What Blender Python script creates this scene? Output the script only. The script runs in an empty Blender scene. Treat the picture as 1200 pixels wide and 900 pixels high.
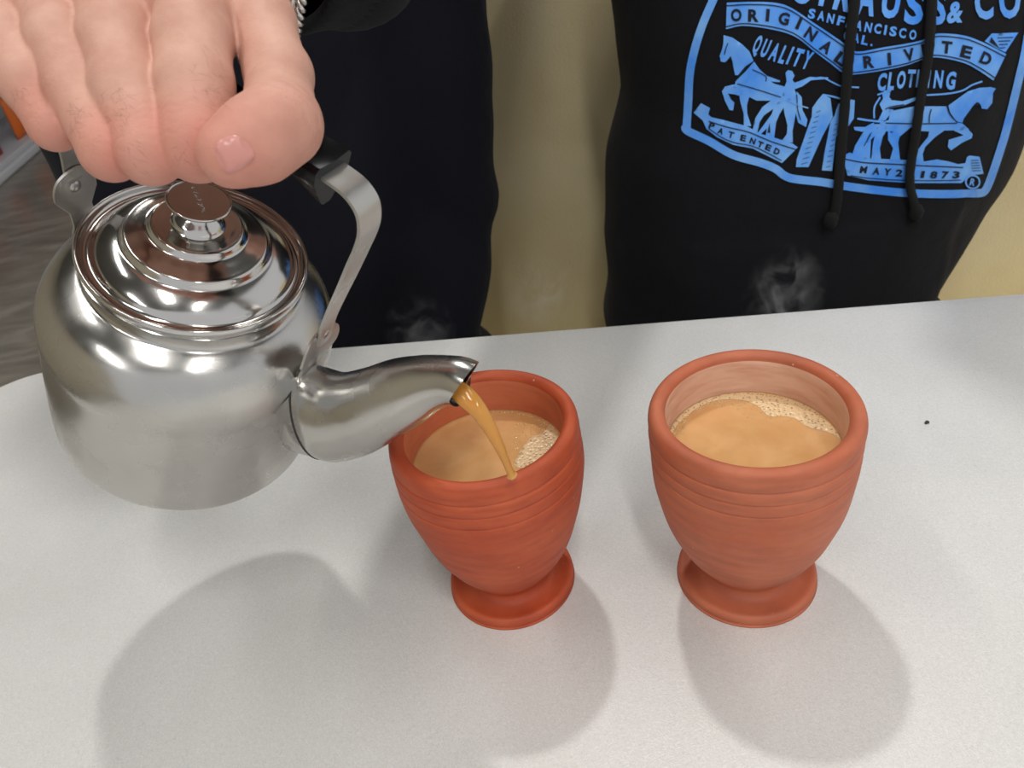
import bpy, bmesh, math, random
import numpy as np
from mathutils import Vector, Matrix
from mathutils.bvhtree import BVHTree
from mathutils.geometry import delaunay_2d_cdt

random.seed(7); rng = np.random.default_rng(7)
S = bpy.context.scene
COL = S.collection

# ------------------------------------------------------------------ camera
F_PX = 940.5; CAM_H = 0.3159; PITCH = 0.6202; ROLL = -0.1645
cp, sp = math.cos(PITCH), math.sin(PITCH); cr, sr = math.cos(ROLL), math.sin(ROLL)
FW = np.array([0, cp, -sp]); U0 = np.array([0, sp, cp]); R0 = np.array([1., 0, 0])
RT = cr * R0 + sr * U0; UP = -sr * R0 + cr * U0; CO = np.array([0, 0, CAM_H])
cam = bpy.data.objects.new('camera', bpy.data.cameras.new('camera')); COL.objects.link(cam)
cam.matrix_world = Matrix(((RT[0], UP[0], -FW[0], CO[0]), (RT[1], UP[1], -FW[1], CO[1]), (RT[2], UP[2], -FW[2], CO[2]), (0, 0, 0, 1)))
cam.data.sensor_width = 36; cam.data.lens = F_PX / 1200 * 36; cam.data.clip_start = .02
cam.data.dof.use_dof = True; cam.data.dof.focus_distance = .36; cam.data.dof.aperture_fstop = 22
S.camera = cam
def ray(px, py): return FW + (px - 600) / F_PX * RT - (py - 450) / F_PX * UP
def at(px, py, D): return CO + ray(px, py) * D          # D = depth in metres along the optical axis

# ------------------------------------------------------------------ world, light, exposure
W = bpy.data.worlds.new('world'); S.world = W; W.use_nodes = True
W.node_tree.nodes['Background'].inputs[0].default_value = (.97, .98, 1, 1)
W.node_tree.nodes['Background'].inputs[1].default_value = .8
S.view_settings.view_transform = 'Standard'; S.view_settings.look = 'None'
S.view_settings.exposure = -0.26; S.view_settings.gamma = 1; S.view_settings.use_curve_mapping = False
CEIL = 2.14
KEY = (0.02, 1.31, CEIL - .04)
def area(name, loc, sx, sy, power, color=(1, 1, 1), shape='RECTANGLE'):
    l = bpy.data.lights.new(name, 'AREA'); l.shape = shape; l.size = sx; l.size_y = sy
    l.energy = power; l.color = color
    o = bpy.data.objects.new(name, l); o.location = loc; COL.objects.link(o); return o
area('key_light', KEY, .12, .12, 19, (1, .985, .96), 'DISK')
STRIPS = [(-.95, .5), (-.95, 2.6), (1.15, .35), (1.15, 2.6), (.1, -.9), (1.3, -1.6), (-1.3, -1.6)]  # last one unseen, added behind the camera to fill the bench front
STRIP_W = [8, 4, 9, 4, 22, 18, 16]
for (sx_, sy_), sw_ in zip(STRIPS, STRIP_W):
    area('strip_light', (sx_, sy_, CEIL - .035), .12, 1.15, sw_, (1, .985, .96))

# ------------------------------------------------------------------ helpers
def srgb(r, g, b):
    f = lambda c: (c / 255 / 12.92) if c <= 10 else ((c / 255 + .055) / 1.055) ** 2.4
    return (f(r), f(g), f(b), 1)
def mat(name, color=(.8, .8, .8, 1), rough=.5, metal=0, **kw):
    m = bpy.data.materials.new(name); m.use_nodes = True
    b = m.node_tree.nodes['Principled BSDF']
    b.inputs['Base Color'].default_value = color; b.inputs['Roughness'].default_value = rough; b.inputs['Metallic'].default_value = metal
    for k, v in kw.items(): b.inputs[k.replace('_', ' ')].default_value = v
    return m
def N(m, kind, **kw):
    n = m.node_tree.nodes.new(kind)
    for k, v in kw.items():
        if k in n.inputs: n.inputs[k].default_value = v
        else: setattr(n, k, v)
    return n
def L(m, a, b): m.node_tree.links.new(a, b)
def BS(m): return m.node_tree.nodes['Principled BSDF']
def coords(m, scale=(1, 1, 1), obj=True):
    t = N(m, 'ShaderNodeTexCoord'); mp = N(m, 'ShaderNodeMapping'); mp.inputs['Scale'].default_value = scale
    L(m, t.outputs['Object'], mp.inputs['Vector']); return mp.outputs[0]
def noise(m, vec, scale, detail=4, rough=.5, dist=0):
    n = N(m, 'ShaderNodeTexNoise'); n.inputs['Scale'].default_value = scale; n.inputs['Detail'].default_value = detail
    n.inputs['Roughness'].default_value = rough; n.inputs['Distortion'].default_value = dist; L(m, vec, n.inputs['Vector']); return n.outputs['Fac']
def ramp(m, fac, stops):
    r = N(m, 'ShaderNodeValToRGB'); e = r.color_ramp.elements
    while len(e) < len(stops): e.new(.5)
    for i, (p, c) in enumerate(stops): e[i].position = p; e[i].color = c
    L(m, fac, r.inputs[0]); return r.outputs[0]
def mix(m, fac, a, b):
    x = N(m, 'ShaderNodeMix', data_type='RGBA')
    for sock, v in ((x.inputs[0], fac), (x.inputs[6], a), (x.inputs[7], b)):
        if hasattr(v, 'is_linked'): L(m, v, sock)
        else: sock.default_value = v
    return x.outputs[2]
def bump(m, h, strength=.3, dist=.001, prev=None):
    b = N(m, 'ShaderNodeBump'); b.inputs['Strength'].default_value = strength; b.inputs['Distance'].default_value = dist
    L(m, h, b.inputs['Height'])
    if prev is not None: L(m, prev, b.inputs['Normal'])
    return b.outputs[0]
def setc(m, c): L(m, c, BS(m).inputs['Base Color'])
def setn(m, n_): L(m, n_, BS(m).inputs['Normal'])
def setr(m, r): L(m, r, BS(m).inputs['Roughness'])

def mesh(name, verts, faces, m=None, parent=None, smooth=True, mats=None, midx=None):
    me = bpy.data.meshes.new(name); me.from_pydata([tuple(map(float, v)) for v in verts], [], [tuple(map(int, f)) for f in faces])
    if smooth: me.polygons.foreach_set('use_smooth', [True] * len(me.polygons))
    for mm in (mats or ([m] if m else [])): me.materials.append(mm)
    if midx is not None: me.polygons.foreach_set('material_index', [int(i) for i in midx])
    me.update(); o = bpy.data.objects.new(name, me); COL.objects.link(o)
    if parent: o.parent = parent
    return o
def bmobj(name, bm, m, parent=None, smooth=True):
    me = bpy.data.meshes.new(name); bm.to_mesh(me); bm.free(); me.materials.append(m)
    if smooth: me.polygons.foreach_set('use_smooth', [True] * len(me.polygons))
    o = bpy.data.objects.new(name, me); COL.objects.link(o)
    if parent: o.parent = parent
    return o
def tag(o, label, cat, group=None, kind=None):
    if label: o['label'] = label
    if cat: o['category'] = cat
    if group: o['group'] = group
    if kind: o['kind'] = kind
    return o
def empty(name, loc, mtx=None):
    o = bpy.data.objects.new(name, None); COL.objects.link(o); o.empty_display_size = .02
    if mtx is not None: o.matrix_world = mtx
    else: o.location = loc
    return o
def sharp(o, ang=40):
    me = o.data; bm = bmesh.new(); bm.from_mesh(me)
    for e in bm.edges:
        if len(e.link_faces) == 2 and e.calc_face_angle(0) > math.radians(ang): e.smooth = False
    bm.to_mesh(me); bm.free(); return o
def spline(pts, n):
    """Catmull-Rom through pts (any dimension), n samples per span"""
    P = np.array(pts, float); P = np.vstack([2 * P[0] - P[1], P, 2 * P[-1] - P[-2]]); out = []
    for i in range(1, len(P) - 2):
        for t in np.linspace(0, 1, n, endpoint=False):
            a, b, c, d = P[i - 1], P[i], P[i + 1], P[i + 2]
            out.append(.5 * (2 * b + (c - a) * t + (2 * a - 5 * b + 4 * c - d) * t ** 2 + (3 * b - a - 3 * c + d) * t ** 3))
    out.append(P[-2]); return np.array(out)
def lathe(name, prof, m, parent=None, seg=96, mats=None, inner_from=None, wob=None, off=(0, 0, 0)):
    V = []; Fc = []; mi = []; k = len(prof)
    for j in range(seg):
        a = 2 * math.pi * j / seg
        for i, (r, z) in enumerate(prof):
            rr = r * (1 + (wob(a, z) if wob else 0)); V.append((rr * math.cos(a) + off[0], rr * math.sin(a) + off[1], z + off[2]))
    for j in range(seg):
        for i in range(k - 1):
            a, b = j * k + i, ((j + 1) % seg) * k + i
            Fc.append((a, b, b + 1, a + 1)); mi.append(1 if inner_from is not None and i >= inner_from else 0)
    o = mesh(name, V, Fc, m, parent, True, mats, mi if mats else None)
    bm = bmesh.new(); bm.from_mesh(o.data); bmesh.ops.remove_doubles(bm, verts=bm.verts, dist=1e-6)
    bmesh.ops.recalc_face_normals(bm, faces=bm.faces); bm.to_mesh(o.data); bm.free(); return o
def tube(name, pts, radii, m, parent=None, seg=16, cap=True, sect=None, upv=None):
    """sweep; sect(i, a) -> (u, v) offsets overrides the round section"""
    P = np.array(pts, float); n = len(P); T = np.gradient(P, axis=0); T /= np.linalg.norm(T, axis=1)[:, None]
    up = np.array(upv if upv is not None else (0, 0, 1.)); V = []; Fc = []
    if upv is None and abs(T[0] @ up) > .9: up = np.array((0, 1., 0))
    A = np.cross(T[0], up); A /= np.linalg.norm(A)
    for i in range(n):
        if upv is None:
            A = A - T[i] * (A @ T[i])
        else: A = np.cross(T[i], up)
        A /= np.linalg.norm(A); B = np.cross(A, T[i])
        for j in range(seg):
            a = 2 * math.pi * j / seg
            u, v = sect(i, a) if sect else (radii[i] * math.cos(a), radii[i] * math.sin(a))
            V.append(P[i] + A * u + B * v)
    for i in range(n - 1):
        for j in range(seg):
            a, b = i * seg + j, i * seg + (j + 1) % seg; Fc.append((a, b, b + seg, a + seg))
    if cap: Fc.append(tuple(range(seg))[::-1]); Fc.append(tuple((n - 1) * seg + j for j in range(seg)))
    o = mesh(name, V, Fc, m, parent)
    bm = bmesh.new(); bm.from_mesh(o.data); bmesh.ops.recalc_face_normals(bm, faces=bm.faces); bm.to_mesh(o.data); bm.free(); return o
def rbox(name, sx, sy, sz, bev, m, parent=None, loc=(0, 0, 0), seg=3, rot=None):
    bm = bmesh.new(); bmesh.ops.create_cube(bm, size=1); bmesh.ops.scale(bm, vec=(sx, sy, sz), verts=bm.verts)
    if bev: bmesh.ops.bevel(bm, geom=bm.edges[:], offset=bev, segments=seg, profile=.5, affect='EDGES')
    if rot: bmesh.ops.rotate(bm, matrix=rot, verts=bm.verts)
    bmesh.ops.translate(bm, vec=loc, verts=bm.verts); o = bmobj(name, bm, m, parent); sharp(o, 50); return o
def ribbon_solid(name, path, halfw, thick, m, parent, side=(0, 1, 0)):
    """metal strip: path in local XZ, width along local Y"""
    P = np.array(path, float); T = np.gradient(P, axis=0); T /= np.linalg.norm(T, axis=1)[:, None]
    V = []; Fc = []
    for i in range(len(P)):
        nx, nz = -T[i][1], T[i][0]; h = halfw[i]
        for y, s_ in ((-h, 1), (h, 1), (h, -1), (-h, -1)):
            V.append((P[i][0] + nx * thick / 2 * s_, y, P[i][1] + nz * thick / 2 * s_))
    for i in range(len(P) - 1):
        for j in range(4):
            a, b = i * 4 + j, i * 4 + (j + 1) % 4; Fc.append((a, b, b + 4, a + 4))
    Fc.append((3, 2, 1, 0)); k = (len(P) - 1) * 4; Fc.append((k, k + 1, k + 2, k + 3))
    o = mesh(name, V, Fc, m, parent); bm = bmesh.new(); bm.from_mesh(o.data); bmesh.ops.recalc_face_normals(bm, faces=bm.faces); bm.to_mesh(o.data); bm.free()
    sharp(o, 35); return o

# signed-distance modelling ------------------------------------------------
def smin(a, b, k):
    h = np.clip(.5 + .5 * (b - a) / k, 0, 1); return b * (1 - h) + a * h - k * h * (1 - h)
def cone(p, a, b, ra, rb):
    a = np.asarray(a, float); b = np.asarray(b, float); ab = b - a; t = np.clip(((p - a) @ ab) / (ab @ ab), 0, 1)
    return np.linalg.norm(p - a - t[..., None] * ab, axis=-1) - (ra + t * (rb - ra))
def surface(f, lo, hi, h, its=3):
    lo = np.array(lo, float); n = np.ceil((np.array(hi) - lo) / h).astype(int) + 1
    ax = [lo[i] + h * np.arange(n[i]) for i in range(3)]
    G = np.stack(np.meshgrid(*ax, indexing='ij'), -1); D = np.empty(n)
    for i in range(0, n[0], 16): D[i:i + 16] = f(G[i:i + 16])
    I = D < 0
    c = np.zeros(n - 1, int); acc = np.zeros(tuple(n - 1) + (3,)); cnt = np.zeros(tuple(n - 1))
    sl = lambda o_: tuple(slice(o_[k], n[k] - 1 + o_[k]) for k in range(3))
    corners = [(i, j, k) for i in (0, 1) for j in (0, 1) for k in (0, 1)]
    for a in corners:
        for k in range(3):
            if a[k] == 0:
                b = list(a); b[k] = 1; b = tuple(b); da, db = D[sl(a)], D[sl(b)]; cr_ = (da < 0) != (db < 0)
                t = np.where(cr_, da / np.where(cr_, da - db, 1), 0)
                P = G[sl(a)].copy(); P[..., k] += t * h; acc += np.where(cr_[..., None], P, 0); cnt += cr_
    act = cnt > 0; idx = -np.ones(n - 1, int); idx[act] = np.arange(act.sum()); V = acc[act] / cnt[act][:, None]
    F_ = []
    for k in range(3):
        u, v = (k + 1) % 3, (k + 2) % 3
        s0 = [slice(1, n[i] - 1) for i in range(3)]; s0[k] = slice(0, n[k] - 1); s1 = list(s0); s1[k] = slice(1, n[k])
        A = I[tuple(s0)]; B = I[tuple(s1)]; w = np.argwhere(A != B); 
        if not len(w): continue
        flip = A[tuple(w.T)]; w = w + np.array([0 if i == k else 1 for i in range(3)])
        def cell(du, dv):
            q = w.copy(); q[:, u] -= du; q[:, v] -= dv; return idx[tuple(q.T)]
        q = np.stack([cell(1, 1), cell(0, 1), cell(0, 0), cell(1, 0)], 1); q[~flip] = q[~flip][:, ::-1]; F_.append(q)
    Fq = np.concatenate(F_); e = h * .05
    for _ in range(its):
        d = f(V); g = np.stack([(f(V + np.eye(3)[k] * e) - f(V - np.eye(3)[k] * e)) / (2 * e) for k in range(3)], -1)
        st = d[:, None] * g / np.maximum((g * g).sum(-1), .05)[:, None]; ln = np.linalg.norm(st, axis=1)[:, None]
        V = V - st * np.minimum(1, h * .6 / np.maximum(ln, 1e-9))
    return V, Fq
def slices(p, T, capz=None):
    """torso of stacked ellipses; T rows: z, cx, cy, a, b"""
    T = np.array(T, float); z = p[..., 2]; q = [np.interp(z, T[:, 0], T[:, i]) for i in range(1, 5)]
    x = (p[..., 0] - q[0]) / q[2]; y = (p[..., 1] - q[1]) / q[3]
    r = (np.abs(x) ** 2.3 + np.abs(y) ** 2.3) ** (1 / 2.3); d = (r - 1) * np.minimum(q[2], q[3])
    return np.maximum(d, np.maximum(T[0, 0] - z, z - T[-1, 0]))

# ------------------------------------------------------------------ materials
def m_table():
    m = mat('table_laminate', srgb(226, 226, 224), .36); v = coords(m)
    c = ramp(m, noise(m, v, 900, 3, .6, 1.5), [(.3, srgb(212, 211, 208)), (.7, srgb(232, 232, 230))])
    c2 = ramp(m, noise(m, v, 14, 3), [(.35, (.94, .94, .935, 1)), (.7, (1, 1, 1, 1))])
    x = N(m, 'ShaderNodeMix', data_type='RGBA', blend_type='MULTIPLY'); x.inputs[0].default_value = 1; L(m, c, x.inputs[6]); L(m, c2, x.inputs[7])
    setc(m, x.outputs[2]); b = bump(m, noise(m, v, 420, 2, .5, 2.5), .35, .0006); setn(m, b); return m
def m_clay(name, a, b_, dark, smudge=None):
    m = mat(name, a, .6); v = coords(m)
    c = mix(m, ramp(m, noise(m, v, 28, 5, .6), [(.35, (0, 0, 0, 1)), (.7, (1, 1, 1, 1))]), a, b_)
    vs = coords(m, (40, 40, 220)); st = ramp(m, noise(m, vs, 1.3, 3), [(.42, (0, 0, 0, 1)), (.75, (.6, .6, .6, 1))]); c = mix(m, st, c, dark)
    vo = N(m, 'ShaderNodeTexVoronoi'); vo.inputs['Scale'].default_value = 150; L(m, v, vo.inputs['Vector'])
    sp_ = ramp(m, vo.outputs['Distance'], [(.0, (1, 1, 1, 1)), (.09, (0, 0, 0, 1))])
    gate = ramp(m, noise(m, v, 130, 1), [(.56, (0, 0, 0, 1)), (.62, (1, 1, 1, 1))])
    mm = N(m, 'ShaderNodeMath', operation='MULTIPLY'); L(m, sp_, mm.inputs[0]); L(m, gate, mm.inputs[1]); c = mix(m, mm.outputs[0], c, srgb(226, 178, 140))
    if smudge:
        t = N(m, 'ShaderNodeTexCoord'); d = N(m, 'ShaderNodeVectorMath', operation='DISTANCE'); L(m, t.outputs['Object'], d.inputs[0]); d.inputs[1].default_value = smudge
        dn = N(m, 'ShaderNodeMath', operation='ADD'); L(m, d.outputs['Value'], dn.inputs[0]); ns = N(m, 'ShaderNodeMath', operation='MULTIPLY'); L(m, noise(m, v, 90, 3), ns.inputs[0]); ns.inputs[1].default_value = .01; L(m, ns.outputs[0], dn.inputs[1])
        c = mix(m, ramp(m, dn.outputs[0], [(.008, (.65, .65, .65, 1)), (.021, (0, 0, 0, 1))]), c, srgb(120, 95, 85))
    setc(m, c); h = bump(m, noise(m, vs, 1.6, 3), .14, .0005); h = bump(m, noise(m, v, 700, 2), .2, .0003, h); setn(m, h); return m
def m_steel(name, rough, dull=False):
    m = mat(name, (.60, .585, .56, 1), rough, 1); v = coords(m)
    r = N(m, 'ShaderNodeMapRange'); L(m, noise(m, v, 40, 3, .5), r.inputs[0]); r.inputs[1].default_value = .3; r.inputs[2].default_value = .75
    r.inputs[3].default_value = rough * .7; r.inputs[4].default_value = rough * 1.5; setr(m, r.outputs[0])
    if dull:
        c = ramp(m, noise(m, v, 30, 3, .5, 0), [(.2, (.50, .49, .465, 1)), (.8, (.60, .585, .56, 1))]); setc(m, c)
    vs = coords(m, (60, 60, 700)); h = bump(m, noise(m, vs, 1, 1), .03, .0003)
    h = bump(m, noise(m, v, 40, 1), .07, .0012, h); setn(m, h); return m
def m_cloth(name, color, sc=1500, strength=.4, rough=.9, sheen=.03):
    m = mat(name, color, rough); BS(m).inputs['Sheen Weight'].default_value = sheen; BS(m).inputs['Specular IOR Level'].default_value = .25; v = coords(m)
    w = noise(m, v, sc, 2); h = bump(m, noise(m, v, 22, 3), .5, .006); h = bump(m, w, strength, .0006, h); setn(m, h)
    return m
M = {}
M['table'] = m_table(); M['edge'] = mat('table_edge_band', srgb(205, 203, 198), .4)
M['clay1'] = m_clay('red_clay', srgb(188, 86, 48), srgb(172, 68, 34), srgb(146, 54, 28))
M['clay2'] = m_clay('pink_clay', srgb(190, 108, 76), srgb(178, 90, 58), srgb(154, 84, 60), (.012, -.022, .024))
M['clay1in'] = m_clay('red_clay_inside', srgb(205, 120, 84), srgb(196, 104, 66), srgb(182, 96, 64))
M['clay2in'] = m_clay('pale_clay_inside', srgb(224, 186, 164), srgb(212, 166, 140), srgb(188, 126, 96))
M['steel'] = m_steel('polished_steel', .13); M['steel_body'] = m_steel('worn_steel', .24, True); M['steel_bail'] = m_steel('scuffed_steel', .30, True)
M['steel_ear'] = m_steel('dull_steel', .42, True)
M['grip'] = mat('black_plastic', (.004, .004, .005, 1), .2, Specular_IOR_Level=.2)
def m_tea():
    m = mat('milk_tea', srgb(212, 164, 110), .12); BS(m).inputs['Subsurface Weight'].default_value = .25; BS(m).inputs['Subsurface Radius'].default_value = (.004, .002, .001); BS(m).inputs['Subsurface Scale'].default_value = 1
    v = coords(m); setc(m, ramp(m, noise(m, v, 60, 3, .5, .5), [(.35, srgb(204, 154, 100)), (.7, srgb(216, 170, 118))])); setn(m, bump(m, noise(m, v, 60, 1), .06, .002)); return m
M['tea'] = m_tea(); M['stream'] = mat('pouring_tea', srgb(206, 140, 66), .08, Subsurface_Weight=.3)
M['foam'] = mat('tea_foam', srgb(222, 186, 134), .3)
vf = coords(M['foam']); vo = N(M['foam'], 'ShaderNodeTexVoronoi'); vo.inputs['Scale'].default_value = 620; L(M['foam'], vf, vo.inputs['Vector'])
setc(M['foam'], ramp(M['foam'], vo.outputs['Distance'], [(.05, srgb(128, 92, 58)), (.40, srgb(220, 190, 146))])); setn(M['foam'], bump(M['foam'], vo.outputs['Distance'], .6, .0006))
M['bubble'] = mat('bubble_film', srgb(214, 172, 116), .05, Coat_Weight=1.0)
def m_skin():
    m = mat('skin', srgb(214, 166, 146), .56, Specular_IOR_Level=.35); b = BS(m); v = coords(m)
    b.inputs['Subsurface Weight'].default_value = .0; b.inputs['Subsurface Radius'].default_value = (.0035, .0014, .0008); b.inputs['Subsurface Scale'].default_value = 1
    at_ = N(m, 'ShaderNodeAttribute', attribute_name='flush')
    base = ramp(m, noise(m, v, 60, 4, .6), [(.3, srgb(194, 144, 126)), (.7, srgb(212, 166, 147))])
    c = mix(m, at_.outputs['Fac'], base, srgb(202, 126, 110)); setc(m, c)
    vo = N(m, 'ShaderNodeTexVoronoi'); vo.inputs['Scale'].default_value = 1500; L(m, v, vo.inputs['Vector'])
    h = bump(m, vo.outputs['Distance'], .18, .0003); h = bump(m, noise(m, v, 260, 3, .6), .22, .0006, h)
    at2 = N(m, 'ShaderNodeAttribute', attribute_name='crease'); h = bump(m, at2.outputs['Fac'], .6, .0005, h); setn(m, h); return m
M['skin'] = m_skin(); M['nail'] = mat('fingernail', srgb(206, 142, 132), .3); M['hair'] = mat('body_hair', (.05, .03, .02, 1), .6)
M['hoodie'] = m_cloth('black_fleece', (.0060, .0062, .0085, 1)); M['rib'] = m_cloth('ribbed_knit', (.007, .008, .009, 1))
M['navy'] = m_cloth('navy_jersey', (.0042, .0048, .0095, 1)); M['trousers'] = m_cloth('dark_trousers', (.008, .008, .010, 1)); M['shoe'] = mat('black_shoe', (.02, .02, .02, 1), .5)
M['cord'] = m_cloth('drawstring_cord', (.010, .010, .010, 1), 2500, .8)
def m_ink():
    m = mat('blue_ink', srgb(70, 150, 255), .6); v = coords(m)
    setc(m, ramp(m, noise(m, v, 28, 4, .6), [(.35, srgb(66, 150, 255)), (.68, srgb(130, 190, 255))])); return m
M['ink'] = m_ink(); M['inkdark'] = mat('navy_ink', srgb(8, 14, 34), .8)
def m_vinyl():
    m = mat('gold_vinyl', srgb(214, 196, 150), .38); v = coords(m)
    setc(m, ramp(m, noise(m, v, 5, 3), [(.3, srgb(224, 206, 158)), (.7, srgb(236, 222, 182))]))
    vo = N(m, 'ShaderNodeTexVoronoi'); vo.inputs['Scale'].default_value = 420; L(m, v, vo.inputs['Vector'])
    h = bump(m, noise(m, v, 7, 2), .5, .02); setn(m, bump(m, vo.outputs['Distance'], .3, .0008, h)); return m
M['vinyl'] = m_vinyl()
def m_floor():
    m = mat('stone_floor', srgb(140, 134, 126), .28); v = coords(m, (1, 2.6, 1))
    setc(m, ramp(m, noise(m, v, 3.2, 6, .62, 1.2), [(.3, srgb(104, 98, 90)), (.55, srgb(138, 132, 122)), (.75, srgb(166, 160, 150))])); setn(m, bump(m, noise(m, v, 6, 3), .1, .01)); return m
M['floor'] = m_floor()
def m_wall(n, c):
    m = mat(n, c, .8); v = coords(m); setn(m, bump(m, noise(m, v, 40, 4), .15, .003)); return m
M['wall'] = m_wall('wall_paint', srgb(214, 206, 190)); M['warm'] = m_wall('warm_wall_paint', srgb(192, 182, 160)); M['ceil'] = m_wall('ceiling_paint', srgb(120, 120, 118))
M['fix'] = mat('light_housing', srgb(235, 235, 235), .5); M['glow'] = mat('light_diffuser', (1, 1, 1, 1), .5)
BS(M['glow']).inputs['Emission Color'].default_value = (1, .99, .97, 1); BS(M['glow']).inputs['Emission Strength'].default_value = 4
M['white'] = mat('white_enamel', srgb(205, 206, 212), .4); M['chrome'] = mat('pedestal_metal', (.35, .35, .36, 1), .35, 1)
# ------------------------------------------------------------------ structure
ZF = -.75
def slab(name, x0, x1, y0, y1, z0, z1, m):
    o = rbox(name, x1 - x0, y1 - y0, z1 - z0, 0, m, None, ((x0 + x1) / 2, (y0 + y1) / 2, (z0 + z1) / 2)); o['kind'] = 'structure'; return o
slab('floor', -2.6, 3.2, -2.5, 5.6, ZF - .1, ZF, M['floor'])
slab('ceiling', -2.6, 3.2, -2.5, 5.6, CEIL, CEIL + .1, M['ceil'])
slab('wall_left', -2.75, -2.6, -2.5, 5.6, ZF, CEIL, M['warm'])
slab('wall_back', -2.75, 3.2, 5.6, 5.75, ZF, CEIL, M['wall'])
slab('baseboard_back', -2.1, 3.2, 5.585, 5.6, ZF, ZF + .1, M['white'])
lb = ['round recessed ceiling spotlight above the bench, the only round lamp']
t = empty('ceiling_spotlight', (KEY[0], KEY[1], CEIL)); tag(t, lb[0], 'ceiling light')
lathe('housing', [(.061, -.028), (.064, -.03), (.078, -.012), (.080, 0), (.0, 0)], M['fix'], t, 48)
lathe('lens', [(.0, -.018), (.058, -.018), (.061, -.022)], M['glow'], t, 48)
sl = ['left of the table, nearer the camera', 'far left in front of the shelves', 'right of the table, nearer the camera', 'far right above the open floor', 'straight overhead behind the camera', 'right-hand one behind the camera', 'added behind the camera on the left as fill']
for (x, y), d in zip(STRIPS, sl):
    t = empty('strip_fixture', (x, y, CEIL)); tag(t, 'slim white ceiling strip light ' + d, 'ceiling light', 'strip lights on the ceiling')
    rbox('housing', .16, 1.25, .028, .004, M['fix'], t, (0, 0, -.014)); rbox('diffuser', .10, 1.12, .004, .001, M['glow'], t, (0, 0, -.0295))

# shelf with packets far left
sh = empty('display_shelf', (-2.3, 4.0, ZF)); tag(sh, 'white shop display shelf against the left wall, stocked with bright packets', 'shelf')
rbox('base', .40, 2.7, .04, .01, M['white'], sh, (0, 0, .02)); rbox('back_panel', .03, 2.7, 1.5, .004, M['white'], sh, (-.19, 0, .80))
for z in (.055, .41, .765, 1.12): rbox('shelf_board', .38, 2.7, .03, .004, M['white'], sh, (0, 0, z))
for y in (-1.34, 1.34): rbox('side_panel', .38, .03, 1.5, .004, M['white'], sh, (0, y, .80))
PK = [('yellow', (238, 176, 30)), ('white', (228, 228, 226)), ('orange', (226, 110, 34)), ('pale blue', (150, 176, 214)), ('red', (190, 50, 44)), ('cream', (232, 218, 186))]
pm = {n: mat('packet_' + n.replace(' ', '_'), srgb(*c), .45) for n, c in PK}
rows = ['lowest', 'second', 'third', 'top']
ORD = ['nearest to the camera', 'second from the camera', 'third from the camera', 'fourth from the camera', 'fourth from the far end', 'third from the far end', 'second from the far end', 'farthest from the camera']
for r, z in enumerate((.071, .426, .781, 1.136)):
    for k in range(8):
        n = PK[(k * 5 + r * 3 + (k * k) % 4) % 6][0]; hh = .19 + .05 * random.random(); y = -1.2 + k * .34
        bm = bmesh.new(); bmesh.ops.create_grid(bm, x_segments=4, y_segments=6, size=.5); bm2 = bm
        for v in bm.verts: v.co = (0, v.co.x * .15, v.co.y * hh + hh / 2)
        top = bmesh.ops.extrude_face_region(bm, geom=bm.faces[:])
        for v in [e for e in top['geom'] if isinstance(e, bmesh.types.BMVert)]: v.co.x += .0
        for v in bm.verts:
            pass
        ext = set(e for e in top['geom'] if isinstance(e, bmesh.types.BMVert))
        for v in bm.verts:
            u = 1 - (abs(v.co.y) / .075) ** 2; w_ = 1 - (abs(v.co.z / hh * 2 - 1)) ** 4
            v.co.x = (.004 + .028 * max(0, u) * max(0, w_)) * (1 if v in ext else -1)
        bmesh.ops.recalc_face_normals(bm, faces=bm.faces)
        o = bmobj('snack_packet', bm, pm[n]); o.location = (-2.3 + .13, 4.0 + y, ZF + z); o.rotation_euler = (0, 0, random.uniform(-.2, .2))
        tag(o, n + ' snack packet, ' + ORD[k] + ' on the ' + rows[r] + ' display shelf', 'packet', 'snack packets on the display shelf')

# ------------------------------------------------------------------ table
YAW = math.atan2(-.162, 1)
tb = empty('cafe_table', (-.41, .5735, 0)); tb.rotation_euler = (0, 0, YAW); tag(tb, 'off-white laminate cafe table with rounded corners under the cups', 'table')
def rrect(w, d, r, n=10):
    pts = []
    for cx, cy, a0 in ((w - r, -r, 0), (r, -r, 90), (r, -d + r, 180), (w - r, -d + r, 270)):
        for k in range(n + 1): a = math.radians(a0 + 90 * k / n); pts.append((cx + r * math.cos(a), cy + r * math.sin(a)))
    return pts
def plate(name, rings, m, parent):
    V = []; Fc = []; n = len(rings[0][0])
    for pts, z in rings:
        for x, y in pts: V.append((x, y, z))
    for i in range(len(rings) - 1):
        for j in range(n): a, b = i * n + j, i * n + (j + 1) % n; Fc.append((a, b, b + n, a + n))
    Fc.append(tuple(range(n))[::-1]); Fc.append(tuple((len(rings) - 1) * n + j for j in range(n)))
    return mesh(name, V, Fc, m, parent)
def inset(w, d, r, e): return [(x * (w - 2 * e) / w + e, y * (d - 2 * e) / d - e) for x, y in rrect(w, d, r)]
TW, TD = 1.25, .80
sharp(plate('tabletop', [(inset(TW, TD, .055, .0005), -.0012), (inset(TW, TD, .055, .0006), -.0006), (inset(TW, TD, .055, .0014), 0)], M['table'], tb), 60)
sharp(plate('edge_band', [(inset(TW, TD, .055, .0015), -.028), (rrect(TW, TD, .055), -.0265), (rrect(TW, TD, .055), -.0014), (inset(TW, TD, .055, .0008), -.0012)], M['edge'], tb), 60)
for x in (.31, 1.0):
    rbox('leg', .06, .06, .69, .006, M['chrome'], tb, (x, -.4, -.375)); rbox('foot', .07, .56, .03, .008, M['chrome'], tb, (x, -.4, -.735))

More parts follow.
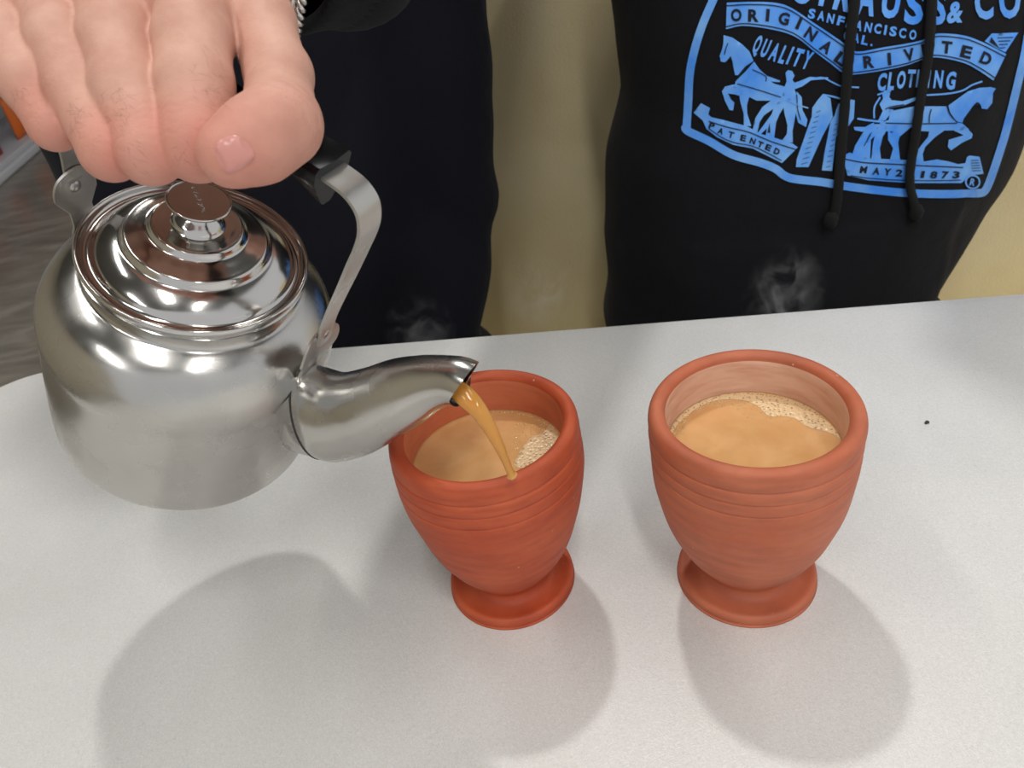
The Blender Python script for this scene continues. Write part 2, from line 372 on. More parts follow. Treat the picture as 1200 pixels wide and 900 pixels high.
# ------------------------------------------------------------------ bench
bx0, bx1 = -.49, 1.25; bn = empty('booth_bench', (.06, .93, ZF)); bn.rotation_euler = (0, 0, YAW); tag(bn, 'padded gold vinyl booth bench behind the two seated people', 'bench')
rbox('plinth', bx1 - bx0, .42, .30, .01, M['shoe'], bn, ((bx0 + bx1) / 2, -.16, .15))
rbox('seat_cushion', bx1 - bx0, .50, .14, .035, M['vinyl'], bn, ((bx0 + bx1) / 2, -.17, .371), 5)
rbox('backrest', bx1 - bx0, .12, .66, .05, M['vinyl'], bn, ((bx0 + bx1) / 2, .06, .30 + .33), 6)

# ------------------------------------------------------------------ cups
CUP = [(0, 0), (.030, 0), (.0318, .001), (.0323, .003), (.0319, .0050), (.0303, .0060), (.0265, .0056), (.0228, .0062), (.0207, .0080), (.0202, .0105), (.0222, .0140), (.0262, .0195), (.0308, .0270), (.0350, .0365), (.0382, .0465), (.0404, .0560), (.0419, .0655), (.0426, .0740), (.0429, .0800), (.0424, .0808), (.0428, .0814), (.0431, .0845), (.0430, .0864), (.0425, .0872), (.0430, .0879), (.0433, .0905), (.0432, .0928), (.0425, .0937), (.0431, .0945), (.0434, .0975), (.0431, .1004), (.0421, .1026), (.0403, .1036), (.0385, .1034), (.0370, .1022), (.0362, .1003), (.0359, .0975), (.0360, .0900), (.0356, .0800), (.0340, .0700), (.0285, .0520), (.018, .038), (0, .034)]
def densify(pr, n=3):
    q = spline(pr, n); q[:, 0] = np.maximum(q[:, 0], 0); return [tuple(a) for a in q]
def make_cup(loc, H, sc, mo, mi_, ph, label, bulge=0):
    prof = densify(CUP, 3); i0 = 35 * 3
    pr = []
    for i, (r, z) in enumerate(prof):
        rr = r * sc + (bulge * math.exp(-((z - .078) / .015) ** 2) if i < 29 * 3 else 0); pr.append((max(rr, 0) if 0 < i < len(prof) - 1 else 0, z * H / .1037))
    wob = lambda a, z: .006 * math.sin(2 * a + ph) * min(1, z / .05) + .004 * math.sin(3 * a + 2 * ph) + .0025 * math.sin(z * 260 + a)
    o = lathe('clay_cup', pr, mo, None, 120, [mo, mi_], i0, wob); o.location = loc; tag(o, label, 'cup', 'footed clay cups of milk tea'); return o, wob
C1 = (-.0159, .2750, 0); C2 = (.0972, .2545, 0); TZ1, TZ2 = .0815, .0832
c1, w1 = make_cup(C1, .1021, .965, M['clay1'], M['clay1in'], .4, 'brick-red footed clay cup under the kettle spout, being filled', .0012)
c2, w2 = make_cup(C2, .1037, 1.0, M['clay2'], M['clay2in'], 2.1, 'paler orange clay cup on the right with a pale inside and foam ring')
def tea(c, z, r, label, wob, H):
    V = [(0, 0, 0)]; Fc = []; n = 72; rings = [.3, .6, .85, .96, 1.0]
    for k, f_ in enumerate(rings):
        for j in range(n): a = 2 * math.pi * j / n; rr = r * f_ * (1 + wob(a, z)); V.append((rr * math.cos(a), rr * math.sin(a), .0005 if f_ == 1.0 else 0))
    for j in range(n): Fc.append((0, 1 + j, 1 + (j + 1) % n))
    for k in range(len(rings) - 1):
        for j in range(n): a, b = 1 + k * n + j, 1 + k * n + (j + 1) % n; Fc.append((a, a + n, b + n, b))
    # body of the liquid below
    m_ = len(V)
    for j in range(n): a = 2 * math.pi * j / n; V.append((r * .80 * math.cos(a), r * .80 * math.sin(a), -.028))
    k = 1 + (len(rings) - 1) * n
    for j in range(n): Fc.append((k + j, m_ + j, m_ + (j + 1) % n, k + (j + 1) % n))
    Fc.append(tuple(m_ + j for j in range(n))[::-1])
    o = mesh('milk_tea', V, Fc, M['tea']); o.location = (c[0], c[1], z); tag(o, label, 'tea', None, 'stuff'); return o
t1 = tea(C1, TZ1, .0349, 'tan milk tea filling the left clay cup', w1, .1021); t2 = tea(C2, TZ2, .0360, 'tan milk tea with foam in the right clay cup', w2, .1037)
def foam(parent, R_, pts_fn, nb, seedv, name='foam'):
    r_ = random.Random(seedv); V = []; Fc = []
    def dome(x, y, r):
        b = len(V); V.append((x, y, r * .75))
        for k, (f_, z) in enumerate(((.55, .62), (.9, .35), (1.0, 0.0))):
            for j in range(8): a = math.pi / 4 * j + k * .2; V.append((x + r * f_ * math.cos(a), y + r * f_ * math.sin(a), z * r))
        for j in range(8): Fc.append((b, b + 1 + j, b + 1 + (j + 1) % 8))
        for k in range(2):
            for j in range(8): p, q = b + 1 + k * 8 + j, b + 1 + k * 8 + (j + 1) % 8; Fc.append((p, p + 8, q + 8, q))
    placed = []
    for _ in range(nb * 12):
        if len(placed) >= nb: break
        x, y, r = pts_fn(r_)
        if x * x + y * y > (R_ - r) ** 2: continue
        if any((x - a) ** 2 + (y - b) ** 2 < (r + c) ** 2 * .8 for a, b, c in placed): continue
        placed.append((x, y, r)); dome(x, y, r)
    o = mesh('bubbles', V, Fc, M['bubble'], parent); o['kind'] = 'stuff'; return o
def foam_patch(parent, outline):
    pts = spline(outline + [outline[0]], 5)[:-1]; cx, cy = pts.mean(0); V = []; Fc = []; n = len(pts); k_ = (0.0, .35, .7, .92, 1.0)
    for q, f_ in enumerate(k_[1:]):
        for x, y in pts: V.append((cx + (x - cx) * f_, cy + (y - cy) * f_, .0005 if f_ < 1 else .0001))
    V.append((cx, cy, .0005)); c = len(V) - 1
    for j in range(n): Fc.append((c, j, (j + 1) % n))
    for q in range(len(k_) - 2):
        for j in range(n): a, b = q * n + j, q * n + (j + 1) % n; Fc.append((a, a + n, b + n, b))
    o = mesh('foam', V, Fc, M['foam'], parent); return o
def onz(px, py, z): d = ray(px, py); return CO + d * (z - CO[2]) / d[2]
def loc2(c, z, pts):
    out = []
    for p in pts:
        q = onz(*p, z); out.append((q[0] - c[0], q[1] - c[1]))
    return out
def clampr(pts, R_):
    out = []
    for x, y in pts:
        r = math.hypot(x, y); f_ = min(1, R_ / r); out.append((x * f_, y * f_))
    return out
foam_patch(t1, clampr(loc2(C1, TZ1, [(613, 522), (607, 534), (603, 545), (618, 548), (640, 535), (655, 515), (658, 500), (650, 495), (636, 508), (624, 512)]), .0343))
ang = lambda r, a0, a1, rr, w_: (lambda a, q: (q * math.cos(a), q * math.sin(a)))(math.radians(r.uniform(a0, a1)), rr - abs(r.gauss(0, w_)))
def b1(r):
    if r.random() < .25: x, y = ang(r, 10, 100, .0337, .0006)
    else:
        q = onz(r.uniform(603, 657), r.uniform(496, 548), TZ1); x, y = q[0] - C1[0], q[1] - C1[1]
        if (q[0] - C1[0]) < .008: return 9, 9, .001
    return x, y, r.choice((.0003, .0004, .0005, .0007))
foam(t1, .0343, b1, 170, 3)
def foam_ring(parent, R_, a0, a1, width):
    V = []; Fc = []; n = 60; k = 5
    for i in range(n + 1):
        a = a0 + (a1 - a0) * i / n; w_ = min(1, (a - a0) / .3 + .03) * width(math.degrees(a)) * (1 + .06 * math.sin(a * 9))
        for j in range(k + 1): r = R_ - w_ * j / k; V.append((r * math.cos(a), r * math.sin(a), .0006 if 0 < j < k else .0001))
    for i in range(n):
        for j in range(k): b = i * (k + 1) + j; Fc.append((b, b + 1, b + k + 2, b + k + 1))
    return mesh('foam', V, Fc, M['foam'], parent)
foam_ring(t2, .0356, math.radians(-12), math.radians(176), lambda d: .0002 + .0026 * min(1, max(0, (176 - d) / 40)) + .0120 * math.exp(-((d - 50) / 26) ** 2) + .0055 * math.exp(-((d - 12) / 20) ** 2))
def b2(r):
    a = r.uniform(0, 165); w_ = .0012 + .006 * max(0, math.sin(math.radians(min(a, 110) * 1.5))) * (1 if a < 100 else .35)
    x, y = ang(r, a, a + 1, .0350, w_); d = math.hypot(x, y)
    return x, y, r.choice((.0005, .0007, .0009)) if d > .0325 else r.choice((.0003, .0004, .0005))
foam(t2, .0355, b2, 300, 5)

# ------------------------------------------------------------------ kettle
KSC = .905      # size of the kettle
CC = np.array([-.124139, .324932, .179071]); CC = CO + (CC - CO) * KSC; KN = np.array([.414854, -.25885, .872292]); KS = np.array([.740049, -.461758, -.488985]); KW = np.array([.529361, .848396, 0.])
KM = Matrix(((KS[0] * KSC, KW[0] * KSC, KN[0] * KSC, CC[0]), (KS[1] * KSC, KW[1] * KSC, KN[1] * KSC, CC[1]), (KS[2] * KSC, KW[2] * KSC, KN[2] * KSC, CC[2]), (0, 0, 0, 1)))
def kw(x, y, z): return CC + KS * x + KW * y + KN * z
kt = empty('kettle', CC, KM); tag(kt, 'small stainless steel kettle tipped to pour, held above the table', 'kettle')
body = [(.0, -.1130), (.030, -.1135), (.053, -.1146), (.0592, -.1138), (.0617, -.1108), (.0626, -.1060), (.0632, -.094), (.0636, -.077), (.0638, -.060), (.0637, -.0480), (.0641, -.0430), (.0640, -.0385), (.0630, -.0325), (.0608, -.0268), (.0576, -.0212), (.0535, -.0172), (.0500, -.0148), (.0472, -.0132), (.0452, -.0122), (.0444, -.0105), (.0442, -.0070), (.0446, -.0045), (.0449, -.0035), (.0440, -.0030), (.0432, -.0045), (.043, -.02), (.058, -.045), (.058, -.10), (0, -.105)]
sharp(lathe('body', densify(body, 3), M['steel_body'], kt, 128), 50)
lid = [(.0, -.004), (.0425, -.004), (.0452, -.0032), (.0465, -.0020), (.0470, -.0004), (.0466, .0010), (.0457, .0014), (.0449, .0008), (.0440, -.0006), (.0430, -.0014), (.0416, -.0013), (.0404, -.0004), (.0392, .0012), (.0372, .0030), (.0345, .0050), (.0320, .0064), (.0302, .0072), (.0295, .0080), (.0288, .0098), (.0280, .0107), (.0262, .0113), (.0235, .0122), (.0208, .0130), (.0196, .0136), (.0189, .0148), (.0184, .0160), (.0174, .0166), (.015, .0167), (.0115, .0169), (0, .0170)]
ld = sharp(lathe('lid', densify(lid, 3), M['steel'], kt, 128), 60)
knob = [(.0, .0168), (.0100, .0168), (.0101, .0178), (.0094, .0192), (.0078, .0208), (.0064, .0222), (.0060, .0234), (.0066, .0244), (.0085, .0254), (.0108, .0266), (.0124, .0279), (.0127, .0288), (.0123, .0293), (.0118, .0290), (.0110, .0287), (0, .0287)]
kb = sharp(lathe('knob', densify(knob, 3), M['steel'], ld, 96), 60)
# spout
sp_mid = [(.0560, -.060), (.0640, -.0560), (.0700, -.0510), (.0775, -.0465), (.0885, -.0360), (.0987, -.0195), (.1086, -.0018), (.1165, .0108), (.1235, .0186), (.1298, .0228)]
sp_r = [.0272, .0266, .0262, .0248, .0205, .0172, .0150, .0120, .0104, .0106]
mid = spline([(a, b, r) for (a, b), r in zip(sp_mid, sp_r)], 6)
P3 = np.stack([mid[:, 0], 0 * mid[:, 0], mid[:, 1]], 1); R3 = mid[:, 2]
def sweep_open(name, P, R, m, parent, seg=40, thick=.0008):
    T = np.gradient(P, axis=0); T /= np.linalg.norm(T, axis=1)[:, None]; V = []; Fc = []; n = len(P); Bv = np.array((0, 1., 0))
    T[-1] = np.array((.995, 0, -.1)); T[-2] = (T[-2] * .5 + T[-1] * .5); T[-2] /= np.linalg.norm(T[-2])
    for sgn in (0, 1):
        for i in range(n):
            A = np.cross(Bv, T[i]); rr = R[i] - thick * sgn
            asp = min(.90, .42 + .022 * max(0, i - 6))
            for j in range(seg): a = 2 * math.pi * j / seg; V.append(P[i] + A * rr * math.cos(a) + Bv * rr * asp * math.sin(a))
    for i in range(n - 1):
        for j in range(seg):
            a, b = i * seg + j, i * seg + (j + 1) % seg; Fc.append((a, b, b + seg, a + seg)); c = n * seg; Fc.append((c + a, c + a + seg, c + b + seg, c + b))
    for j in range(seg):
        a, b = (n - 1) * seg + j, (n - 1) * seg + (j + 1) % seg; Fc.append((a, b, b + n * seg, a + n * seg))
    o = mesh(name, V, Fc, m, parent); bm = bmesh.new(); bm.from_mesh(o.data); bmesh.ops.recalc_face_normals(bm, faces=bm.faces); bm.to_mesh(o.data); bm.free(); return sharp(o, 60)
spt = sweep_open('spout', P3, R3, M['steel_body'], kt)
i0 = 13; tdir = P3[i0 + 1] - P3[i0]; tdir /= np.linalg.norm(tdir); Aq = np.cross((0, 1, 0), tdir)
cpts = [P3[i0] + Aq * (R3[i0] + .0001) * math.cos(a) + np.array((0, 1, 0)) * (R3[i0] * .574 + .0001) * math.sin(a) for a in np.linspace(0, 2 * math.pi, 49)]
tube('weld_seam', cpts, [.0005] * 49, M['shoe'], spt, 8, False)
# ears and bail
def ear(sg):
    e = empty
    path = spline([(.0650, .0030), (.0662, -.001), (.0664, -.008), (.0655, -.0150), (.0636, -.0210), (.0626, -.0260), (.0638, -.0310), (.0655, -.0350)] if sg > 0 else [(.0655, .0040), (.0668, -.002), (.0668, -.009), (.0655, -.0150), (.0638, -.0200), (.0628, -.0245), (.0638, -.0290), (.0652, -.0350)], 6)
    s_ = np.linspace(0, 1, len(path)); L_ = .040
    hw = []
    for q in s_:
        d = q * L_
        rd = .0112 if sg < 0 else .0125; disc = math.sqrt(max(0, rd ** 2 - (d - rd) ** 2)) if d < rd else (rd if d < rd + .002 else max(.0060, rd - (d - rd - .002) * .75))
        if d > .034: disc = min(disc, math.sqrt(max(0, .006 ** 2 - (d - .034) ** 2)))
        hw.append(max(disc, .0006))
    pp = path.copy(); pp[:, 0] *= sg
    o = ribbon_solid('ear', pp, hw, .0011, M['steel_ear'], kt)
    for (x, z, r) in (((.0668, .0020, .0028) if sg > 0 else (.0668, -.0070, .0030)), (.0652, -.0335, .0020)):
        prof = [(0, .0013), (.45, .0013), (.8, .0008), (1.0, 0)]; seg = 16; V = []; Fc = []
        for k, (f_, h_) in enumerate(prof):
            for j in range(seg): a = 2 * math.pi * j / seg; V.append(((x + .0004 + h_) * sg, r * f_ * math.cos(a), z + r * f_ * math.sin(a)))
        for k in range(3):
            for j in range(seg): a, b = k * seg + j, k * seg + (j + 1) % seg; Fc.append((a, b, b + seg, a + seg))
        V += [((x - .0004) * sg - (q[0] - (x + .0004) * sg), q[1], q[2]) for q in V]; Fc += [tuple(i + 4 * seg for i in f)[::-1] for f in Fc]
        rv = mesh('rivet', V, Fc, M['steel_bail'], o)
    return o
ear(1); ear(-1)
bail = spline([(.0668, -.0045), (.0672, .001), (.0674, .010), (.0690, .022), (.0712, .036), (.0732, .050), (.0746, .0600), (.0745, .0668), (.0722, .0732), (.0668, .0772), (.0600, .0785), (.0500, .0788), (.0400, .0790)], 8)
s_ = np.linspace(0, 1, len(bail)); hwb = [min(.0088, .0020 + math.sqrt(max(q * .13, 0) * .0012) + q * .05) if q < .15 else .0088 for q in s_]
hwb = [.0038 + .0030 * min(1, q / .4) for q in s_]; hwb[0] = .0015; hwb[1] = .0032; hwb[2] = .0042
for sg in (1, -1):
    bb = bail.copy(); bb[:, 0] *= sg; ribbon_solid('bail_strap', bb, hwb, .0013, M['steel_bail'], kt)
# grip, lofted along local X
gx = np.linspace(-.056, .056, 33); V = []; Fc = []
for x in gx:
    e = abs(x) / .056; bot = .0725 - .0085 * e ** 3; tp = .0830 + .0014 * e ** 4; hw_ = .0100 + .0012 * e ** 3
    if e > .97: hw_ -= .0006; bot += .0006; tp -= .0006
    for y, z in ((-hw_ + .002, tp), (0, tp - .0010), (hw_ - .002, tp), (hw_, tp - .0018), (hw_ - .0003, tp - .0065), (.0035, bot + .0012), (.0020, bot), (-.0020, bot), (-.0035, bot + .0012), (-hw_ + .0003, tp - .0065), (-hw_, tp - .0018)):
        V.append((x, y, z))
n = 11
for i in range(len(gx) - 1):
    for j in range(n): a, b = i * n + j, i * n + (j + 1) % n; Fc.append((a, b, b + n, a + n))
Fc.append(tuple(range(n))[::-1]); Fc.append(tuple((len(gx) - 1) * n + j for j in range(n)))
gp = mesh('grip', V, Fc, M['grip'], kt); bm = bmesh.new(); bm.from_mesh(gp.data); bmesh.ops.recalc_face_normals(bm, faces=bm.faces); bm.to_mesh(gp.data); bm.free(); sharp(gp, 30); gp['label'] = 'black plastic grip'
# faint raised marks on the knob
for k, (x, y) in enumerate(((-.006, .004), (-.0035, .0022), (-.001, .0008), (.0012, -.0010), (.0035, -.0022), (.0060, -.0038))):
    a0 = k * 1.3; pts = [(x + .0011 * math.cos(a0 + t_), y + .0008 * math.sin(a0 + t_), .0288) for t_ in np.linspace(0, 4.2, 12)]
    tube('embossed_mark', pts, [.00016] * 12, M['steel'], kb, 6)

# tea stream
st = spline([(524, 450, .2870, .0030, .0016), (536, 457, .2868, .0036, .0020), (548, 467, .2862, .0038, .0024), (561, 481, .2862, .0032, .0024), (573, 500, .2885, .0026, .0022), (583, 519, .2925, .0021, .0020), (591, 536, .2980, .0017, .0017), (598, 553, .3045, .0015, .0015), (600, 557, .306, .0022, .0022)], 5)
SP = [at(*q[:3]) for q in st]
so = tube('tea_stream', SP, None, M['stream'], None, 20, True, lambda i, a: (st[i][3] * math.cos(a), st[i][4] * math.sin(a)), upv=tuple(-FW))
tag(so, 'thin stream of tan tea falling from the kettle spout into the left cup', 'tea', None, 'stuff')
for q in range(2): pass

# ------------------------------------------------------------------ hand
J = lambda px, py, D, r: (at(px, py, D * .915), r * .915)
fingers = {
 'index': [J(228, -18, .292, .0145), J(226, 45, .275, .0128), J(228, 100, .2665, .0124), J(231, 168, .2600, .0122), J(238, 160, .2850, .0100), J(240, 118, .3020, .0090)],
 'middle': [J(130, -22, .296, .0138), J(137, 45, .2752, .0122), J(148, 105, .2658, .0112), J(176, 177, .2596, .0107), J(186, 166, .2850, .0095), J(184, 120, .3020, .0085)],
 'ring': [J(48, -18, .298, .0125), J(70, 45, .2778, .0108), J(91, 105, .2692, .0101), J(130, 176, .2622, .0098), J(140, 166, .287, .0090), J(140, 120, .303, .0080)],
 'little': [J(-12, 5, .296, .0112), J(10, 50, .2805, .0102), J(33, 96, .2732, .0093), J(64, 146, .2700, .0084), J(76, 142, .290, .0078), J(80, 104, .303, .0072)],
}
thumb = [J(262, -55, .318, .0180), J(303, 28, .296, .0128), J(327, 88, .280, .0108), J(328, 146, .2560, .0124), J(300, 165, .2490, .0124), J(271, 180, .2445, .0104)]
wrist = at(288, -68, .318)
def chain(p, c, k=.003):
    d = None
    for (a, ra), (b, rb) in zip(c[:-1], c[1:]):
        q = cone(p, a, b, ra, rb); d = q if d is None else smin(d, q, k)
    return d
CRE = []     # crease centres: position, axis
def hand_sdf(p):
    d = None
    for nme, c in fingers.items():
        q = chain(p, c[:4], .003); q = smin(q, chain(p, c[3:], .003), .002)
        d = q if d is None else smin(d, q, .0010)
    palm = None
    for nme, c in fingers.items():
        q = cone(p, wrist, c[0][0] * .85 + c[1][0] * .15, .020, c[0][1] * .96); palm = q if palm is None else smin(palm, q, .010)
    # knuckle-line webbing
    kk = list(fingers.values())
    for a, b in zip(kk[:-1], kk[1:]): palm = smin(palm, cone(p, a[0][0], b[0][0], a[0][1] * .86, b[0][1] * .86), .006)
    for a, b in zip(kk[:-1], kk[1:]): palm = smin(palm, cone(p, .55 * a[0][0] + .45 * a[1][0], .55 * b[0][0] + .45 * b[1][0], a[1][1] * .84, b[1][1] * .84), .003)
    palm = smin(palm, cone(p, at(255, -30, .282), at(290, -20, .280), .0120, .0110), .004)
    palm = smin(palm, cone(p, wrist, at(400, -80, .362), .022, .0255), .012)
    th = chain(p, thumb, .005); d = smin(d, palm, .003)
    d = smin(d, smin(th, cone(p, thumb[0][0], wrist, .018, .021), .008), .0022) 
    return d
V, Fq = surface(hand_sdf, (-.200, .20, .18), (.0, .43, .345), .00112, 2)
hp1 = empty('person', (.30, .72, ZF)); tag(hp1, 'seated person in a black hoodie with a blue print, pouring from the kettle', 'person')
IP = lambda p: tuple(np.asarray(p) - np.array((.30, .72, ZF)))
OFF = np.array((.30, .72, ZF))
hand = mesh('hand', V - OFF, Fq, M['skin'], hp1); hand['label'] = 'bare right hand gripping the kettle handle'
# flush (pinker knuckles, fingertips) and crease attributes
fl = np.zeros(len(V)); cr_a = np.zeros(len(V))
for nme, c in fingers.items():
    fl += .5 * np.exp(-(np.linalg.norm(V - c[3][0], axis=1) / .014) ** 4); fl += .35 * np.exp(-(np.linalg.norm(V - c[0][0], axis=1) / .016) ** 2)
    ax = c[3][0] - c[2][0]; ax /= np.linalg.norm(ax); rel = V - c[3][0]; t_ = rel @ ax; rad = np.linalg.norm(rel, axis=1)
    wv = t_ + .0007 * np.sin(rel @ RT * 900) 
    for q in (-.0085, -.0058, -.0030, -.0002, .0030): cr_a -= np.exp(-((wv - q) / .0005) ** 2) * np.exp(-(rad / .016) ** 6) * .4
fl += .7 * np.exp(-(np.linalg.norm(V - thumb[5][0], axis=1) / .016) ** 3); fl += .3 * np.exp(-(np.linalg.norm(V - thumb[3][0], axis=1) / .014) ** 3)
ax = thumb[3][0] - thumb[2][0]; ax /= np.linalg.norm(ax); ax2 = thumb[5][0] - thumb[3][0]; ax2 /= np.linalg.norm(ax2); bis = ax + ax2; bis /= np.linalg.norm(bis)
rel = V - thumb[3][0]; t_ = rel @ bis + .0009 * np.sin(rel @ UP * 700)
for q in (-.006, -.003, 0, .0035): cr_a -= np.exp(-((t_ - q) / .0006) ** 2) * np.exp(-(np.linalg.norm(rel, axis=1) / .017) ** 6) * .7
for nm_, arr in (('flush', np.clip(fl, 0, 1)), ('crease', np.clip(cr_a, -1, 1) + 0)):
    a_ = hand.data.attributes.new(nm_, 'FLOAT', 'POINT'); a_.data.foreach_set('value', arr.astype(np.float32))
bvh_hand = BVHTree.FromPolygons([tuple(v) for v in V], [tuple(int(i) for i in f) for f in Fq])
def cast(bvh, px, py, off):
    d = Vector(ray(px, py)).normalized(); h = bvh.ray_cast(Vector(CO), d)
    if h[0] is None: return None
    nrm = h[1] if h[1].dot(d) < 0 else -h[1]
    return np.array(h[0] + nrm * off)
# thumb nail: plate laid on the thumb tip
NV = []; NF = []; nu, nv_ = 13, 11
q00, q10, q11, q01 = np.array((248., 168.)), np.array((279., 155.)), np.array((304., 184.)), np.array((264., 209.))
for i in range(nu):
    for j in range(nv_):
        u, v = i / (nu - 1), j / (nv_ - 1)
        # squircle the corners
        uu, vv = u * 2 - 1, v * 2 - 1; uu, vv = uu * math.sqrt(1 - .32 * vv * vv), vv * math.sqrt(1 - .32 * uu * uu); u2, v2 = (uu + 1) / 2, (vv + 1) / 2
        q = q00 * (1 - u2) * (1 - v2) + q10 * u2 * (1 - v2) + q11 * u2 * v2 + q01 * (1 - u2) * v2
        edge = max(abs(uu), abs(vv)); w = cast(bvh_hand, q[0], q[1], .0007 if edge < .8 else .0002)
        NV.append(w - OFF)
for i in range(nu - 1):
    for j in range(nv_ - 1): a = i * nv_ + j; NF.append((a, a + nv_, a + nv_ + 1, a + 1))
nl = mesh('fingernail', NV, NF, M['nail'], hand); nl['label'] = 'smooth pink thumbnail'
# fine hairs on the finger backs
HV = []; HF = []; rh = random.Random(11)
for (cx, cy, sx2, sy2, nn) in ((238, 95, 14, 22, 34), (140, 125, 14, 20, 34), (90, 135, 10, 14, 24), (22, 108, 7, 9, 12), (215, 175, 12, 10, 10), (165, 185, 12, 10, 10)):
    for _ in range(nn):
        x, y = rh.gauss(cx, sx2 * .7), rh.gauss(cy, sy2 * .7); a = rh.gauss(.5, .7); l_ = rh.uniform(7, 15); p = []
        for t_ in (0, .5, 1):
            q = cast(bvh_hand, x + l_ * t_ * math.cos(a), y + l_ * t_ * math.sin(a) + t_ * t_ * 1.5, .0002 + .0005 * t_); p.append(q)
        if any(q is None for q in p): continue
        sd = np.cross(p[2] - p[0], FW); sd /= (np.linalg.norm(sd) + 1e-9); b = len(HV); w_ = .000022
        for q, ww in zip(p, (w_, w_ * .8, w_ * .2)): HV += [q - OFF - sd * ww, q - OFF + sd * ww]
        HF += [(b, b + 1, b + 3, b + 2), (b + 2, b + 3, b + 5, b + 4)]
hr = mesh('hair', HV, HF, M['hair'], hand); hr['kind'] = 'stuff'

# ------------------------------------------------------------------ person in the hoodie
elbow = np.array((.085, .79, .49)); shR = np.array((.22, .80, .37))
cuff0 = at(320, -50, .312); cuff1 = at(388, -64, .352)
T1 = [(-.30, .275, .71, .160, .12), (-.20, .262, .705, .152, .122), (-.143, .262, .70, .152, .116), (-.11, .266, .69, .158, .108), (-.07, .273, .69, .165, .104), (-.03, .285, .695, .176, .104), (.05, .300, .70, .178, .108), (.10, .315, .705, .180, .112), (.15, .318, .71, .182, .116), (.20, .318, .715, .186, .116), (.27, .315, .72, .185, .108), (.33, .315, .73, .140, .090), (.37, .315, .735, .085, .075), (.40, .315, .74, .070, .068)]
def folds(p, amp, s1=1.0):
    x, y, z = p[..., 0], p[..., 1], p[..., 2]
    return amp * (np.sin(38 * s1 * (z + .35 * x) + 2.2 * np.sin(9 * x + 4 * z)) * .6 + np.sin(23 * s1 * (x - .8 * z) + 1.7 * np.sin(13 * z)) * .5 + .35 * np.sin(70 * s1 * (z - .2 * x) + 3 * np.sin(11 * x)))
def hoodie_sdf(p):
    d = slices(p, T1)
    # pouch pocket: a slightly raised panel
    la = smin(cone(p, (.462, .71, .27), (.470, .70, .10), .058, .050), cone(p, (.470, .70, .10), (.442, .69, -.01), .050, .043), .02)
    la = smin(la, cone(p, (.442, .69, -.01), (.345, .63, -.165), .043, .036), .015)
    ra = smin(cone(p, shR, elbow, .066, .056), cone(p, elbow, cuff1 + (cuff1 - cuff0) * .2, .055, .037), .02)
    d = smin(d, la, .018); d = smin(d, ra, .03)
    x, z = p[..., 0], p[..., 2]
    pk = np.clip((-.005 - z) / .004, 0, 1) * np.clip((x - (.165 - .5 * np.clip(-.02 - z, 0, .05))) / .004, 0, 1) * np.clip((.41 - x) / .004, 0, 1)
    return d - .0022 * pk * (p[..., 1] < .69) + folds(p, .0016 + .0022 * np.clip((.02 - z) / .1, 0, 1))
V, Fq = surface(hoodie_sdf, (-.08, .30, -.31), (.56, .92, .57), .0088, 3)
hood = mesh('hoodie', V - OFF, Fq, M['hoodie'], hp1); hood['label'] = 'black fleece hoodie'
bvh_h = BVHTree.FromPolygons([tuple(v) for v in V], [tuple(int(i) for i in f) for f in Fq])
# ribbed cuff
ax = cuff1 - cuff0; n_ = 15; seg = 110; V = []; Fc = []
axn = ax / np.linalg.norm(ax); e1 = np.cross(axn, (0, 0, 1.)); e1 /= np.linalg.norm(e1); e2 = np.cross(axn, e1)
prof = [(.05, .0235), (-.02, .0265), (.0, .0280), (.15, .0290), (.35, .0295), (.6, .0305), (.8, .0318), (.95, .0335), (1.05, .0355), (1.25, .0365)]
for i, (s_, r) in enumerate(prof):
    for j in range(seg):
        a = 2 * math.pi * j / seg; rr = r + (.0008 * math.cos(a * 55) if 0 < i < 8 else 0); V.append(cuff0 + ax * s_ + (e1 * math.cos(a) + e2 * math.sin(a)) * rr - OFF)
for i in range(len(prof) - 1):
    for j in range(seg): a, b = i * seg + j, i * seg + (j + 1) % seg; Fc.append((a, b, b + seg, a + seg))
cf = mesh('cuff', V, Fc, M['rib'], hp1); cf['label'] = 'ribbed black sleeve cuff'
def legs(name, hipL, hipR, kneeL, kneeR, off, par, lo, hi):
    def f(p):
        d = smin(cone(p, hipL, hipR, .09, .09), cone(p, hipL, kneeL, .085, .062), .03); d = smin(d, cone(p, hipR, kneeR, .085, .062), .02)
        for k in (kneeL, kneeR):
            an = (k[0], k[1] + .05, ZF + .10); d = smin(d, cone(p, k, an, .062, .045), .02)
        return d + folds(p, .002)
    V, Fq = surface(f, lo, hi, .016, 2); mesh(name, V - off, Fq, M['trousers'], par)
    for k in (kneeL, kneeR):
        def g(p): 
            q = p - np.array((k[0], k[1] + .02, ZF + .045)); return np.maximum((np.sqrt((q[..., 0] / .045) ** 2 + (q[..., 1] / .13) ** 2 + (q[..., 2] / .06) ** 2) - 1) * .045, -.04 - q[..., 2])
        V, Fq = surface(g, (k[0] - .07, k[1] - .14, ZF - .01), (k[0] + .07, k[1] + .18, ZF + .13), .014, 1); mesh('shoe', V - off, Fq, M['shoe'], par)
legs('trousers', (.21, .70, -.205), (.37, .70, -.205), (.19, .36, -.16), (.40, .33, -.16), OFF, hp1, (.05, .2, ZF), (.52, .85, -.05))

